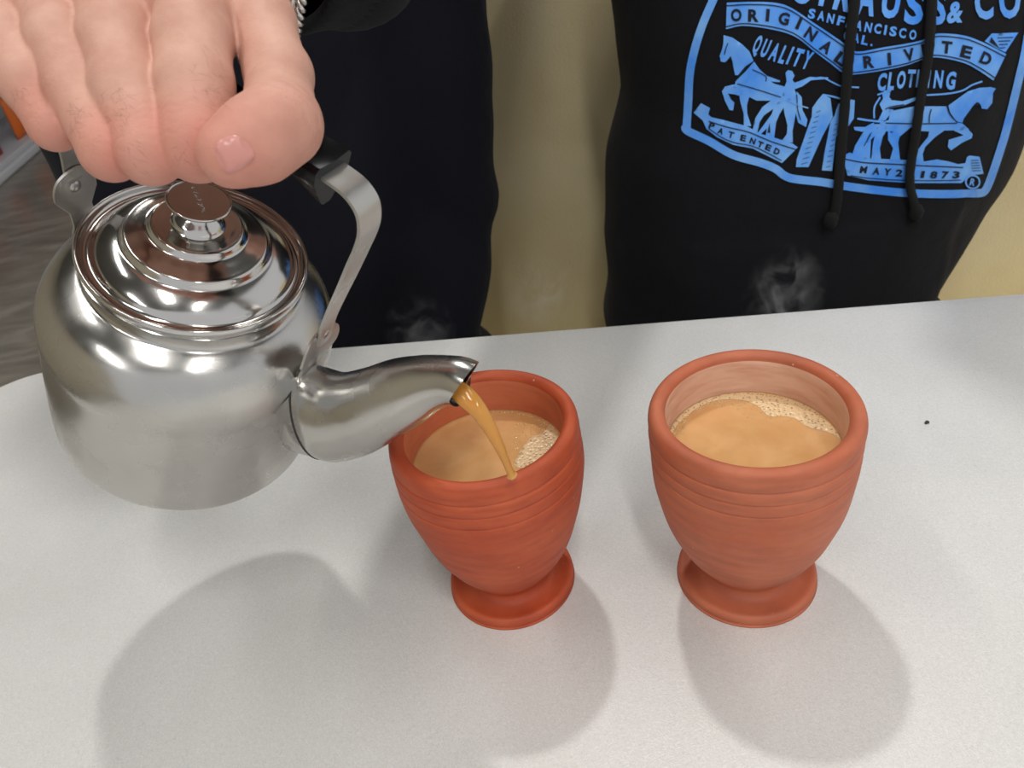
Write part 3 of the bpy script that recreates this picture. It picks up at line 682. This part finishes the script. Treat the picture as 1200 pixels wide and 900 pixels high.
# ---- chest print, laid on the cloth
class Ink:
    def __init__(s): s.V = []; s.F = []
    def add(s, pts, faces, off):
        W_ = [cast(bvh_h, x, y, off) for x, y in pts]; b = len(s.V); s.V += [(0, 0, 0) if w is None else tuple(w - OFF) for w in W_]
        for f in faces:
            if all(W_[i] is not None for i in f) and max(np.linalg.norm(W_[f[0]] - W_[i]) for i in f) < .03: s.F.append(tuple(b + i for i in f))
    def strip(s, A, B, off, n=1, rows=3):
        A, B = spline(A, 8), spline(B, 8); m_ = len(A); pts = []; fc = []
        for i in range(m_):
            for k in range(rows + 1): pts.append(tuple(A[i] + (B[i] - A[i]) * k / rows))
        for i in range(m_ - 1):
            for k in range(rows): a = i * (rows + 1) + k; fc.append((a, a + 1, a + rows + 2, a + rows + 1))
        s.add(pts, fc, off)
    def stroke(s, P, w, off, smooth=True):
        P = spline(P, 6) if smooth else np.array(P, float)
        if not smooth:
            Q = []
            for a, b in zip(P[:-1], P[1:]):
                k = max(1, int(np.linalg.norm(b - a) / 6)); Q += [a + (b - a) * t_ / k for t_ in range(k)]
            P = np.array(Q + [P[-1]])
        T = np.gradient(P, axis=0); T /= np.linalg.norm(T, axis=1)[:, None] + 1e-9; Nn = np.stack([-T[:, 1], T[:, 0]], 1) * w / 2
        pts = []; fc = []
        for i in range(len(P)): pts += [tuple(P[i] - Nn[i]), tuple(P[i]), tuple(P[i] + Nn[i])]
        for i in range(len(P) - 1):
            for k in (0, 1): a = i * 3 + k; fc.append((a, a + 1, a + 4, a + 3))
        s.add(pts, fc, off)
    def poly(s, P, off, step=5, holes=()):
        loops = [P] + list(holes); vs = []; ed = []
        for lp in loops:
            b = len(vs); q = []
            for a, c in zip(lp, lp[1:] + lp[:1]):
                k = max(1, int(math.hypot(c[0] - a[0], c[1] - a[1]) / step)); q += [(a[0] + (c[0] - a[0]) * t_ / k, a[1] + (c[1] - a[1]) * t_ / k) for t_ in range(k)]
            vs += q; ed += [(b + i, b + (i + 1) % len(q)) for i in range(len(q))]
        segs = [(vs[a], vs[b]) for a, b in ed]
        def inside(x, y):
            c = False
            for (x1, y1), (x2, y2) in segs:
                if (y1 > y) != (y2 > y) and x < (x2 - x1) * (y - y1) / (y2 - y1) + x1: c = not c
            return c
        xs = [p[0] for p in P]; ys = [p[1] for p in P]; x = min(xs)
        while x < max(xs):
            y = min(ys)
            while y < max(ys):
                if inside(x, y): vs.append((x, y))
                y += step
            x += step
        r = delaunay_2d_cdt([Vector(v) for v in vs], ed, [], 0, 1e-4); vo_ = [tuple(v) for v in r[0]]
        fc = [f for f in r[2] if inside(sum(vo_[i][0] for i in f) / len(f), sum(vo_[i][1] for i in f) / len(f))]
        s.add(vo_, fc, off)
    def build(s, name, m, label=None):
        o = mesh(name, s.V, s.F, m, hood, True)
        if label: o['label'] = label
        return o
GL = {}
def glyph(ch):
    if ch in GL: return GL[ch]
    c = bpy.data.curves.new('g', 'FONT'); c.body = ch; c.offset = .04; c.resolution_u = 3
    o = bpy.data.objects.new('g', c); COL.objects.link(o); dg = bpy.context.evaluated_depsgraph_get(); me = o.evaluated_get(dg).to_mesh()
    v = np.array([x.co[:2] for x in me.vertices]); f = [tuple(p.vertices) for p in me.polygons]
    o.evaluated_get(dg).to_mesh_clear(); bpy.data.objects.remove(o); bpy.data.curves.remove(c)
    x0 = v[:, 0].min(); w = v[:, 0].max() - x0; v[:, 0] -= x0 + w / 2; GL[ch] = (v, f, w); return GL[ch]
def put(ink, ch, x, y, h, ang, w, off, slant=0):
    """glyph centred on (x,y), cap height h px, width w px, rotated by ang degrees (clockwise in the picture)"""
    v, f, gw = glyph(ch); cap = .73; a = math.radians(ang); X = v[:, 0] / gw * w; Y = (v[:, 1] - cap / 2) / cap * h; X = X + Y * slant
    if ch == '.': X = v[:, 0] / gw * w; Y = (v[:, 1] - cap / 2) / cap * h
    px = x + X * math.cos(a) + Y * math.sin(a); py = y + X * math.sin(a) - Y * math.cos(a); ink.add(list(zip(px, py)), f, off)
O1, O2 = .0010, .0016
ink = Ink(); dk = Ink()
ink.stroke([(848, -28), (836, 0), (824, 28), (815, 56), (809, 85), (807, 120), (805, 151)], 9.5, O1)
ink.stroke([(804, 147), (806, 153), (831, 165), (859, 181), (890, 190), (908, 197), (925, 208), (963, 213), (1000, 219), (1053, 225), (1100, 227), (1147, 226)], 9.5, O1)
ink.stroke([(1143, 226), (1155, 220), (1172, 172), (1181, 140), (1192, 95), (1200, 60), (1206, 20), (1208, -20)], 9.5, O1)
TOPB = [(852, 3), (880, 2), (908, 3), (927, 9), (954, 27), (978, 43), (991, 52), (1004, 60), (1035, 55), (1065, 50), (1081, 46), (1097, 39), (1127, 41), (1150, 49), (1178, 63)]
BOTB = [(851, 34), (872, 30), (908, 35), (932, 43), (954, 60), (974, 75), (987, 85), (999, 87), (1035, 82), (1062, 76), (1079, 70), (1097, 67), (1127, 73), (1145, 82), (1163, 94)]
ink.strip(TOPB, BOTB, O1, rows=4)
off_in = lambda A, B, k: [(a[0] + (b[0] - a[0]) * k, a[1] + (b[1] - a[1]) * k) for a, b in zip(A, B)]
dk.stroke(off_in(TOPB, BOTB, .11), 1.3, O2); dk.stroke(off_in(TOPB, BOTB, .90), 1.3, O2)
ink.poly([(1153, 48), (1161, 39), (1192, 38), (1177, 61), (1166, 56)], O1)
dk.poly([(1160, 43), (1158, 49), (1170, 57)], O2); 
for k in range(4): dk.stroke([(1167 + k, 44 + 4 * k), (1185 - 3 * k, 43.5 + 4 * k)], 1, O2, False)
for ch, x, y, a in (('O', 863, 17, 0), ('R', 883, 17.5, 2), ('I', 899.5, 17, 5), ('G', 918.5, 21, 12), ('I', 936, 26.5, 24), ('N', 950, 39, 33), ('A', 968, 54, 36), ('L', 985, 68, 36), ('R', 1017, 71.5, -5), ('I', 1041, 68, -4), ('V', 1064, 63, -9), ('E', 1085, 57, -10), ('T', 1108, 54.5, 6), ('E', 1131, 60, 14), ('D', 1154, 68, 24)):
    put(dk, ch, x, y, 14, a, 4 if ch == 'I' else 12.5, O2)
for ch, x, y, a in zip('SANFRANCISCO', (951, 962, 973, 985, 995.5, 1006, 1017, 1028, 1037, 1046, 1057, 1069), (15.5, 18, 21, 24, 27, 29.5, 31.5, 33, 34.5, 36, 38, 40), (10, 12, 12, 15, 15, 15, 12, 10, 10, 8, 8, 8)):
    put(ink, ch, x, y, 11, a, 2.6 if ch == 'I' else 8.2, O1)
for ch, x, y in (('C', 992, 41), ('A', 1003, 44), ('L', 1013, 46.5)): put(ink, ch, x, y, 10.5, 12, 7.5, O1)
put(ink, '.', 1020.5, 48, 10, 0, 2.4, O1)
for ch, x, yb, a, w in (('S', 943, 2, 8, 20), ('T', 966, 5, 10, 21), ('R', 990, 11, 12, 20), ('A', 1016, 16, 8, 22), ('U', 1044, 19, 5, 21), ('S', 1071, 26, 3, 22), ('S', 1099, 26, -2, 17), ('C', 1152, 20, -3, 22), ('O', 1182, 19, -3, 25)):
    put(ink, ch, x, yb - 20, 40, a, w, O1, .05)
put(ink, '&', 1119, 13, 24, -3, 19, O1, .2); put(ink, '.', 1203, 4, 40, 0, 7, O1)
for ch, x, y, w in (('Q', 888, 51, 7.5), ('U', 897.5, 55.5, 7.5), ('A', 908, 60, 9), ('L', 918.5, 63, 6.5), ('I', 926, 64, 2.6), ('T', 935, 66.5, 9), ('Y', 946, 69.5, 9)): put(ink, ch, x, y, 21, 16, w, O1, .12)
for ch, x, y, w in (('C', 1033, 95, 10), ('L', 1044, 94, 7.5), ('O', 1055.5, 92.5, 10), ('T', 1067, 91, 9), ('H', 1078, 91, 9), ('I', 1087.5, 91.5, 3), ('N', 1099, 92, 10), ('G', 1113.5, 93.5, 11)): put(ink, ch, x, y, 20, 1, w, O1, .12)
# horse on the left: pixel sheets at 6x from (840,40)
z1 = lambda P: [(840 + x / 6, 40 + y / 6) for x, y in P]
for P in ([(50, 5), (110, 22), (180, 70), (230, 120), (258, 185), (200, 225), (150, 285), (130, 285), (118, 230), (112, 190), (95, 155), (75, 180), (60, 195), (30, 190), (22, 150), (40, 100), (48, 60)],
          [(262, 190), (300, 245), (350, 290), (445, 325), (440, 336), (380, 330), (400, 345), (470, 365), (540, 380), (560, 420), (540, 470), (460, 470), (380, 465), (280, 465), (230, 440), (190, 440), (90, 410), (130, 350), (132, 328), (200, 262)],
          [(150, 345), (60, 365), (38, 400), (60, 470), (90, 530), (115, 535), (125, 480), (100, 455), (80, 415), (160, 425)],
          [(155, 400), (230, 430), (212, 500), (215, 560), (242, 645), (190, 645), (190, 560), (165, 470)],
          [(400, 450), (480, 450), (400, 520), (330, 570), (300, 620), (280, 710), (250, 680), (270, 590), (320, 510)],
          [(420, 450), (490, 480), (440, 560), (415, 620), (400, 745), (340, 740), (350, 660), (300, 710), (290, 690), (385, 560)],
          [(460, 450), (560, 430), (560, 520), (545, 600), (530, 680), (532, 760), (450, 755), (490, 700), (495, 640), (475, 560)],
          [(560, 400), (595, 440), (600, 530), (635, 600), (625, 650), (570, 620), (555, 560)],
          [(482, 270), (500, 250), (530, 258), (545, 290), (530, 320), (545, 340), (600, 320), (650, 298), (710, 302), (780, 300), (780, 312), (660, 322), (600, 365), (545, 385), (555, 460), (455, 460), (470, 380), (490, 330)]): ink.poly(z1(P), O1, 4)
ink.stroke(z1([(490, 458), (560, 490), (640, 516)]), 1.6, O2)
ink.stroke([(958, 90.5), (965, 91), (975, 96), (986, 100.5), (1006, 102)], 1.8, O1)
for P in ([(255, 192), (200, 240), (130, 328)], [(145, 345), (280, 385), (450, 440)], [(80, 60), (65, 100), (55, 140)], [(250, 245), (340, 290), (345, 330)], [(560, 420), (565, 520), (585, 600)]): dk.stroke(z1(P), 1.1, O2)
dk.poly(z1([(100, 150), (112, 185), (85, 170)]), O2); dk.poly(z1([(370, 620), (375, 690), (355, 690)]), O2)
# ribbon under the left horse
z5 = lambda P: [(790 + x / 7.06, 100 + y / 7.06) for x, y in P]
ink.poly(z5([(165, 225), (225, 145), (300, 185), (285, 240), (310, 262), (420, 288), (600, 335), (720, 400), (860, 440), (980, 480), (1020, 510), (890, 640), (770, 580), (650, 520), (490, 490), (360, 430), (270, 360), (240, 290)]), O1)
dk.stroke(z5([(290, 295), (450, 345), (620, 385), (800, 460), (1000, 525)]), 1.2, O2); dk.stroke(z5([(290, 355), (400, 430), (500, 470), (650, 500), (780, 560), (885, 618)]), 1.0, O2)
for ch, x, y, a in zip('PATENTED', (834.6, 845, 857, 871, 882, 891, 900, 910), (147, 153, 157.3, 161, 164.5, 168.5, 172, 176.5), (18, 20, 15, 12, 18, 22, 22, 22)): put(dk, ch, x, y, 7, a, 6.6, O2)
# trousers emblem in the middle
z3 = lambda P: [(780 + x / 5.45, 100 + y / 5.45) for x, y in P]
ink.poly(z3([(1000, 55), (1050, 80), (1065, 200), (1000, 320), (910, 520), (830, 520), (835, 470), (930, 200), (935, 140), (970, 90)]), O1)
ink.poly(z3([(1100, 115), (1130, 105), (1160, 200), (1085, 330), (1060, 545), (995, 540), (1010, 440), (1050, 230), (1075, 190)]), O1)
ink.poly([(996, 116), (1001, 117), (1000, 138), (992, 150), (994, 130)], O1)
ink.stroke(z3([(1000, 57), (1060, 68), (1140, 90)]), 2, O1)
for k in range(11): q = z3([(862 + k * 9.5, 500 - k * 33), (905 + k * 8, 488 - k * 33)]); dk.stroke(q, .55, O2, False)
for k in range(9): q = z3([(1018 + k * 7, 520 - k * 34), (1048 + k * 6, 512 - k * 34)]); dk.stroke(q, .55, O2, False)
# horse on the right: 6x from (980,90)
z4 = lambda P: [(980 + x / 6, 90 + y / 6) for x, y in P]
for P in ([(1115, 80), (1095, 110), (1090, 180), (1055, 225), (1015, 220), (1010, 195), (985, 175), (960, 195), (920, 250), (890, 290), (880, 320), (840, 312), (795, 250), (782, 200), (850, 150), (920, 100), (1000, 75), (1080, 70)],
          [(300, 325), (365, 300), (375, 240), (545, 205), (768, 205), (790, 260), (845, 318), (880, 325), (930, 370), (760, 375), (660, 382), (580, 378), (520, 352), (440, 420), (330, 370)],
          [(860, 330), (900, 345), (952, 400), (945, 430), (880, 460), (800, 515), (778, 490), (785, 440), (890, 408), (820, 375)],
          [(650, 370), (755, 374), (690, 420), (620, 490), (602, 540), (612, 615), (540, 610), (550, 540), (590, 480), (640, 420)],
          [(360, 330), (520, 350), (440, 420), (430, 460), (445, 590), (370, 590), (395, 500), (360, 440)],
          [(300, 330), (372, 340), (322, 420), (302, 500), (312, 600), (240, 590), (255, 460), (270, 400)],
          [(250, 330), (320, 330), (230, 400), (190, 480), (200, 570), (100, 570), (130, 480), (190, 380)],
          [(270, 350), (300, 380), (240, 440), (232, 590), (165, 590), (185, 500)],
          [(120, 350), (200, 350), (260, 318), (260, 345), (180, 385), (125, 372)],
          [(300, 190), (325, 150), (318, 120), (330, 95), (360, 90), (375, 110), (368, 140), (385, 162), (460, 170), (558, 140), (550, 166), (470, 200), (375, 216), (325, 245)],
          [(330, 225), (400, 228), (340, 305), (290, 305)]): ink.poly(z4(P), O1, 4)
ink.stroke(z4([(285, 125), (330, 108), (380, 95)]), 2, O1); ink.stroke(z4([(305, 140), (265, 210), (262, 290)]), 2, O1); ink.stroke(z4([(145, 292), (230, 305), (330, 315)]), 2.4, O1)
ink.stroke(z4([(630, 127), (780, 116), (880, 95), (950, 55), (1020, 30)]), 2, O1)
for P in ([(340, 322), (560, 326), (840, 322)], [(770, 203), (790, 260), (842, 316)], [(660, 225), (648, 270), (645, 320)], [(340, 225), (370, 210), (470, 192)]): dk.stroke(z4(P), 1.2, O2)
dk.poly(z4([(975, 175), (1000, 180), (990, 195), (965, 195)]), O2)
ink.poly(z4([(40, 555), (90, 530), (220, 570), (450, 580), (620, 592), (700, 578), (780, 592), (850, 612), (900, 604), (912, 562), (930, 552), (1000, 560), (1028, 680), (940, 690), (872, 745), (530, 745), (220, 725), (75, 690)]), O1)
dk.stroke(z4([(60, 575), (200, 600), (450, 612), (620, 622), (880, 634)]), 1.3, O2); dk.stroke(z4([(95, 690), (220, 708), (450, 722), (700, 726), (865, 722)]), 1.0, O2)
for k in range(5): dk.stroke(z4([(935 + 2 * k, 585 + 18 * k), (990 + 4 * k, 583 + 18 * k)]), .8, O2, False)
for ch, x, y in zip('MAY201873', (1011, 1026, 1039, 1052.5, 1065, 1080, 1093, 1106, 1119), (198, 199.5, 200.5, 201.7, 203, 203.5, 204, 204, 204)): put(dk, ch, x, y, 8, 3, 4 if ch == '1' else 8, O2, .15)
ink.stroke([(1138 + 8 * math.cos(a), 212.5 + 7.5 * math.sin(a)) for a in np.linspace(0, 2 * math.pi, 17)], 2, O2); put(ink, 'R', 1138, 212.5, 8, 8, 6, O2, .15)
ink.build('chest_print', M['ink'], 'bright blue chest print of a lettered banner and two horses pulling trousers'); dk.build('print_linework', M['inkdark'], 'dark letters and lines over the blue print')
# drawstrings
def cord(pts, w, label):
    q = spline(pts, 8); P = [cast(bvh_h, x, y, .0045) for x, y in q]; P = [p for p in P if p is not None]; P = np.array(P)
    for _ in range(2): P[1:-1] = (P[:-2] + P[1:-1] * 2 + P[2:]) / 4
    k = len(P); rad = w / F_PX * .60 / 2
    o = tube('drawstring', P - OFF, None, M['cord'], hood, 12, True, lambda i, a: (rad * math.cos(a) * (1 + .05 * math.sin(i * 2.2)), rad * .5 * math.sin(a)), upv=tuple(-FW)); o['label'] = label
    e = P[-1]; kn = tube('knot', [e + np.array((0, -.001, .006)) - OFF, e - OFF + np.array((0, -.002, .002)), e - OFF + np.array((-.001, -.002, -.004)), e - OFF + np.array((-.001, -.001, -.008))], [rad * .8, rad * 1.35, rad * 1.3, rad * .7], M['cord'], o, 12)
cord([(1004, -40), (999, 0), (994, 45), (990, 87), (985, 150), (980, 215), (976, 245), (970, 254)], 13, 'left black hood drawstring')
cord([(1092, -40), (1088, 0), (1084, 60), (1076, 108), (1069, 157), (1062, 205), (1067, 235), (1069, 246)], 12.5, 'right black hood drawstring')

# bangle on the wrist
bc = at(322, -52, .338); nd = (cuff1 - wrist); nd /= np.linalg.norm(nd)
nd = np.array(RT * .93 - UP * .12 + FW * .35); nd /= np.linalg.norm(nd); a1 = np.cross(nd, FW); a1 /= np.linalg.norm(a1); a2 = np.cross(nd, a1)
bo = at(354, -50, .318); RB = .0345; bl = empty('bangle', bo); tag(bl, 'twisted steel wire bangle on the wrist of the pouring hand', 'bracelet')
M['wire'] = mat('bangle_wire', (.72, .70, .67, 1), .28, 1)
nt = 160
core = [RB * (a1 * math.cos(a) + a2 * math.sin(a)) for a in np.linspace(0, 2 * math.pi, nt + 1)]
for dx_, nm_ in ((-.0026, 'plain_band'),):
    tube(nm_, [c + nd * dx_ for c in core], None, M['wire'], bl, 10, False, lambda i, a: (.0018 * math.cos(a), .0012 * math.sin(a)))
for ph in (0, math.pi):
    pts = []
    for k in range(nt * 3 + 1):
        a = 2 * math.pi * k / (nt * 3); c = (a1 * math.cos(a) + a2 * math.sin(a)); tw = a * 34 + ph
        pts.append(c * (RB + .0011 * math.cos(tw)) + nd * (.0010 + .0011 * math.sin(tw)))
    tube('twisted_wire', pts, [.0010] * len(pts), M['wire'], bl, 6, False)

# ------------------------------------------------------------------ person in the navy shirt
OFF2 = np.array((-.165, .74, ZF)); hp2 = empty('person', tuple(OFF2)); tag(hp2, 'seated person in a plain dark navy long-sleeved top behind the kettle', 'person')
T2 = [(-.30, -.18, .74, .165, .115), (-.20, -.175, .735, .160, .115), (-.10, -.170, .73, .140, .110), (0, -.165, .725, .140, .108), (.10, -.162, .73, .148, .110), (.20, -.160, .74, .165, .112), (.28, -.160, .75, .165, .100), (.33, -.160, .755, .12, .085), (.37, -.16, .76, .075, .07), (.40, -.16, .76, .062, .06)]
def navy_sdf(p):
    d = slices(p, T2)
    for sg, pts in ((1, [(-.018, .735, .275, .056), (-.020, .700, .15, .046), (-.030, .685, .035, .0435), (-.072, .625, -.10, .040), (-.125, .565, -.175, .036)]), (-1, [(-.302, .735, .275, .056), (-.306, .705, .15, .046), (-.306, .69, .03, .0435), (-.262, .62, -.11, .040), (-.21, .56, -.175, .036)])):
        q = None
        for a, b in zip(pts[:-1], pts[1:]):
            c = cone(p, a[:3], b[:3], a[3], b[3]); q = c if q is None else smin(q, c, .012)
        # elbow wrinkles
        z = p[..., 2]; q = q + .0016 * (1 + .8 * np.sin(31 * z)) * np.sin(70 * (z + .45 * (p[..., 0] + .03) * sg) + 2 * np.sin(20 * p[..., 0])) * np.exp(-((z - .02) / .07) ** 2)
        d = smin(d, q, .010)
    return d + folds(p, .0026, .8)
V, Fq = surface(navy_sdf, (-.38, .50, -.31), (.06, .88, .42), .009, 3)
sh2 = mesh('shirt', V - OFF2, Fq, M['navy'], hp2); sh2['label'] = 'plain dark navy long-sleeved top'
legs('trousers', (-.25, .74, -.205), (-.09, .74, -.205), (-.27, .37, -.16), (-.06, .37, -.16), OFF2, hp2, (-.42, .22, ZF), (.06, .9, -.05))
for sx3, c_ in ((1, (-.128, .56, -.18)), (-1, (-.207, .555, -.18))):     # hands folded in the lap, below the table edge
    c_ = np.array(c_); fs = []
    for k in range(4):
        b = c_ + np.array((-sx3 * .045, -.012 + .0, .022 - .016 * k)); fs.append([(b, .0088), (b + np.array((-sx3 * .028, -.010, -.002)), .0082), (b + np.array((-sx3 * .040, .010, -.006)), .0074)])
    tb_ = [(c_ + np.array((-sx3 * .01, -.01, .02)), .011), (c_ + np.array((-sx3 * .035, -.028, .03)), .0095), (c_ + np.array((-sx3 * .055, -.030, .024)), .008)]
    def hs(p):
        d = smin(cone(p, c_ + np.array((sx3 * .012, .01, 0)), c_ + np.array((-sx3 * .02, -.006, 0)), .026, .027), cone(p, c_ + np.array((-sx3 * .02, -.006, .012)), c_ + np.array((-sx3 * .035, -.010, -.014)), .018, .018), .01)
        q = None
        for f_ in fs: r = chain(p, f_, .003); q = r if q is None else smin(q, r, .001)
        return smin(smin(d, q, .004), chain(p, tb_, .004), .003)
    V, Fq = surface(hs, c_ - .12, c_ + .12, .003, 2); hh_ = mesh('hand', V - OFF2, Fq, M['skin'], hp2)

def head(par, off, c, yaw, pitch, hairc):
    """head looking towards -Y before yaw / pitch; c = centre of the skull"""
    c = np.array(c, float); Rm = np.array(Matrix.Rotation(yaw, 3, 'Z') @ Matrix.Rotation(pitch, 3, 'X'))
    def loc(p): return (p - c) @ Rm
    ell = lambda q, o_, r: (np.sqrt((((q - np.array(o_)) / np.array(r)) ** 2).sum(-1)) - 1) * min(r)
    def f(p):
        q = loc(p); q = q * np.array((1, 1, 1.)); d = smin(ell(q, (0, .012, .02), (.076, .094, .092)), ell(q, (0, -.022, -.045), (.058, .066, .070)), .03)
        d = smin(d, cone(q, np.array((0, -.086, -.004)), np.array((0, -.104, -.036)), .008, .013), .008)
        for sx_ in (-1, 1):
            d = smin(d, ell(q, (sx_ * .079, .006, -.012), (.009, .018, .030)), .004); d = -smin(-d, ell(q, (sx_ * .032, -.092, .004), (.019, .012, .012)), .008)
            d = smin(d, ell(q, (sx_ * .031, -.078, .004), (.013, .013, .011)), .002)
        d = smin(d, ell(q, (0, -.088, -.066), (.026, .010, .005)), .004); d = smin(d, ell(q, (0, -.086, -.076), (.022, .011, .006)), .004)
        return smin(d, cone(p, c + Rm @ np.array((0, .025, -.06)), c + np.array((0, .06, -.17)), .052, .058), .015)
    V, Fq = surface(f, c - np.array((.13, .15, .24)), c + np.array((.13, .18, .15)), .0055, 2); mesh('head', V - off, Fq, M['skin'], par)
    def g(p):
        q = loc(p); d = ell(q, (0, .018, .028), (.086, .101, .100)); cut = -(q[..., 1] + .052 - np.clip(q[..., 2] - .045, 0, 1) * 1.2); cut2 = -(q[..., 2] + .045 - np.clip(.05 - q[..., 1], 0, 1) * .9)
        return np.maximum(np.maximum(d, cut), cut2) + .0015 * np.sin(q[..., 0] * 260 + 20 * q[..., 1])
    V, Fq = surface(g, c - np.array((.13, .15, .13)), c + np.array((.13, .17, .16)), .007, 2); mesh('hair', V - off, Fq, hairc, par)
M['scalp'] = mat('dark_hair', (.012, .009, .007, 1), .5)
head(hp1, OFF, (.292, .635, .56), .25, .6, M['scalp']); head(hp2, OFF2, (-.165, .745, .57), -.1, .3, M['scalp'])

# crumb on the table
bm = bmesh.new(); bmesh.ops.create_icosphere(bm, subdivisions=2, radius=.0009)
for v in bm.verts: v.co = v.co * (1 + .3 * math.sin(v.co.x * 5000 + v.co.y * 3000)); v.co.x *= 1.4
q = onz(1086, 496, 0); cb = bmobj('crumb', bm, M['shoe']); cb.location = (q[0], q[1], .0007); tag(cb, 'tiny dark crumb on the white table right of the clay cup', 'crumb')

# ------------------------------------------------------------------ steam
def m_steam(dens, seed_):
    m = bpy.data.materials.new('steam'); m.use_nodes = True; nt_ = m.node_tree; nt_.nodes.remove(nt_.nodes['Principled BSDF'])
    vs = nt_.nodes.new('ShaderNodeVolumeScatter'); vs.inputs['Color'].default_value = (1, 1, 1, 1); out = nt_.nodes['Material Output']
    t = N(m, 'ShaderNodeTexCoord'); mp = N(m, 'ShaderNodeMapping'); mp.inputs['Location'].default_value = (seed_, 0, 0); L(m, t.outputs['Object'], mp.inputs['Vector'])
    nz = noise(m, mp.outputs[0], 1.5, 2, .5, 1.6); r = N(m, 'ShaderNodeMapRange'); L(m, nz, r.inputs[0]); r.inputs[1].default_value = .50; r.inputs[2].default_value = .72
    ln = N(m, 'ShaderNodeVectorMath', operation='LENGTH'); L(m, t.outputs['Object'], ln.inputs[0]); r2 = N(m, 'ShaderNodeMapRange'); L(m, ln.outputs['Value'], r2.inputs[0]); r2.inputs[1].default_value = 1.0; r2.inputs[2].default_value = .3
    mu = N(m, 'ShaderNodeMath', operation='MULTIPLY'); L(m, r.outputs[0], mu.inputs[0]); L(m, r2.outputs[0], mu.inputs[1]); m2 = N(m, 'ShaderNodeMath', operation='MULTIPLY'); L(m, mu.outputs[0], m2.inputs[0]); m2.inputs[1].default_value = dens
    L(m, m2.outputs[0], vs.inputs['Density']); nt_.links.new(vs.outputs[0], out.inputs['Volume']); return m
for k, (px, py, D, sx4, sy4, sz4, dens, lab) in enumerate(((628, 342, .40, .022, .016, .026, 34, 'faint wisp of steam drifting above the left clay cup, in front of the gold bench'), (492, 388, .42, .020, .014, .022, 22, 'faint wisp of steam by the kettle spout, against the navy sleeve'), (918, 345, .40, .022, .016, .028, 26, 'faint wisp of steam rising above the right clay cup, against the hoodie'))):
    bm = bmesh.new(); bmesh.ops.create_icosphere(bm, subdivisions=3, radius=1); o = bmobj('steam', bm, m_steam(dens, k * 3.7)); o.scale = (sx4, sy4, sz4); o.location = tuple(at(px, py, D))
    tag(o, lab, 'steam', None, 'stuff')
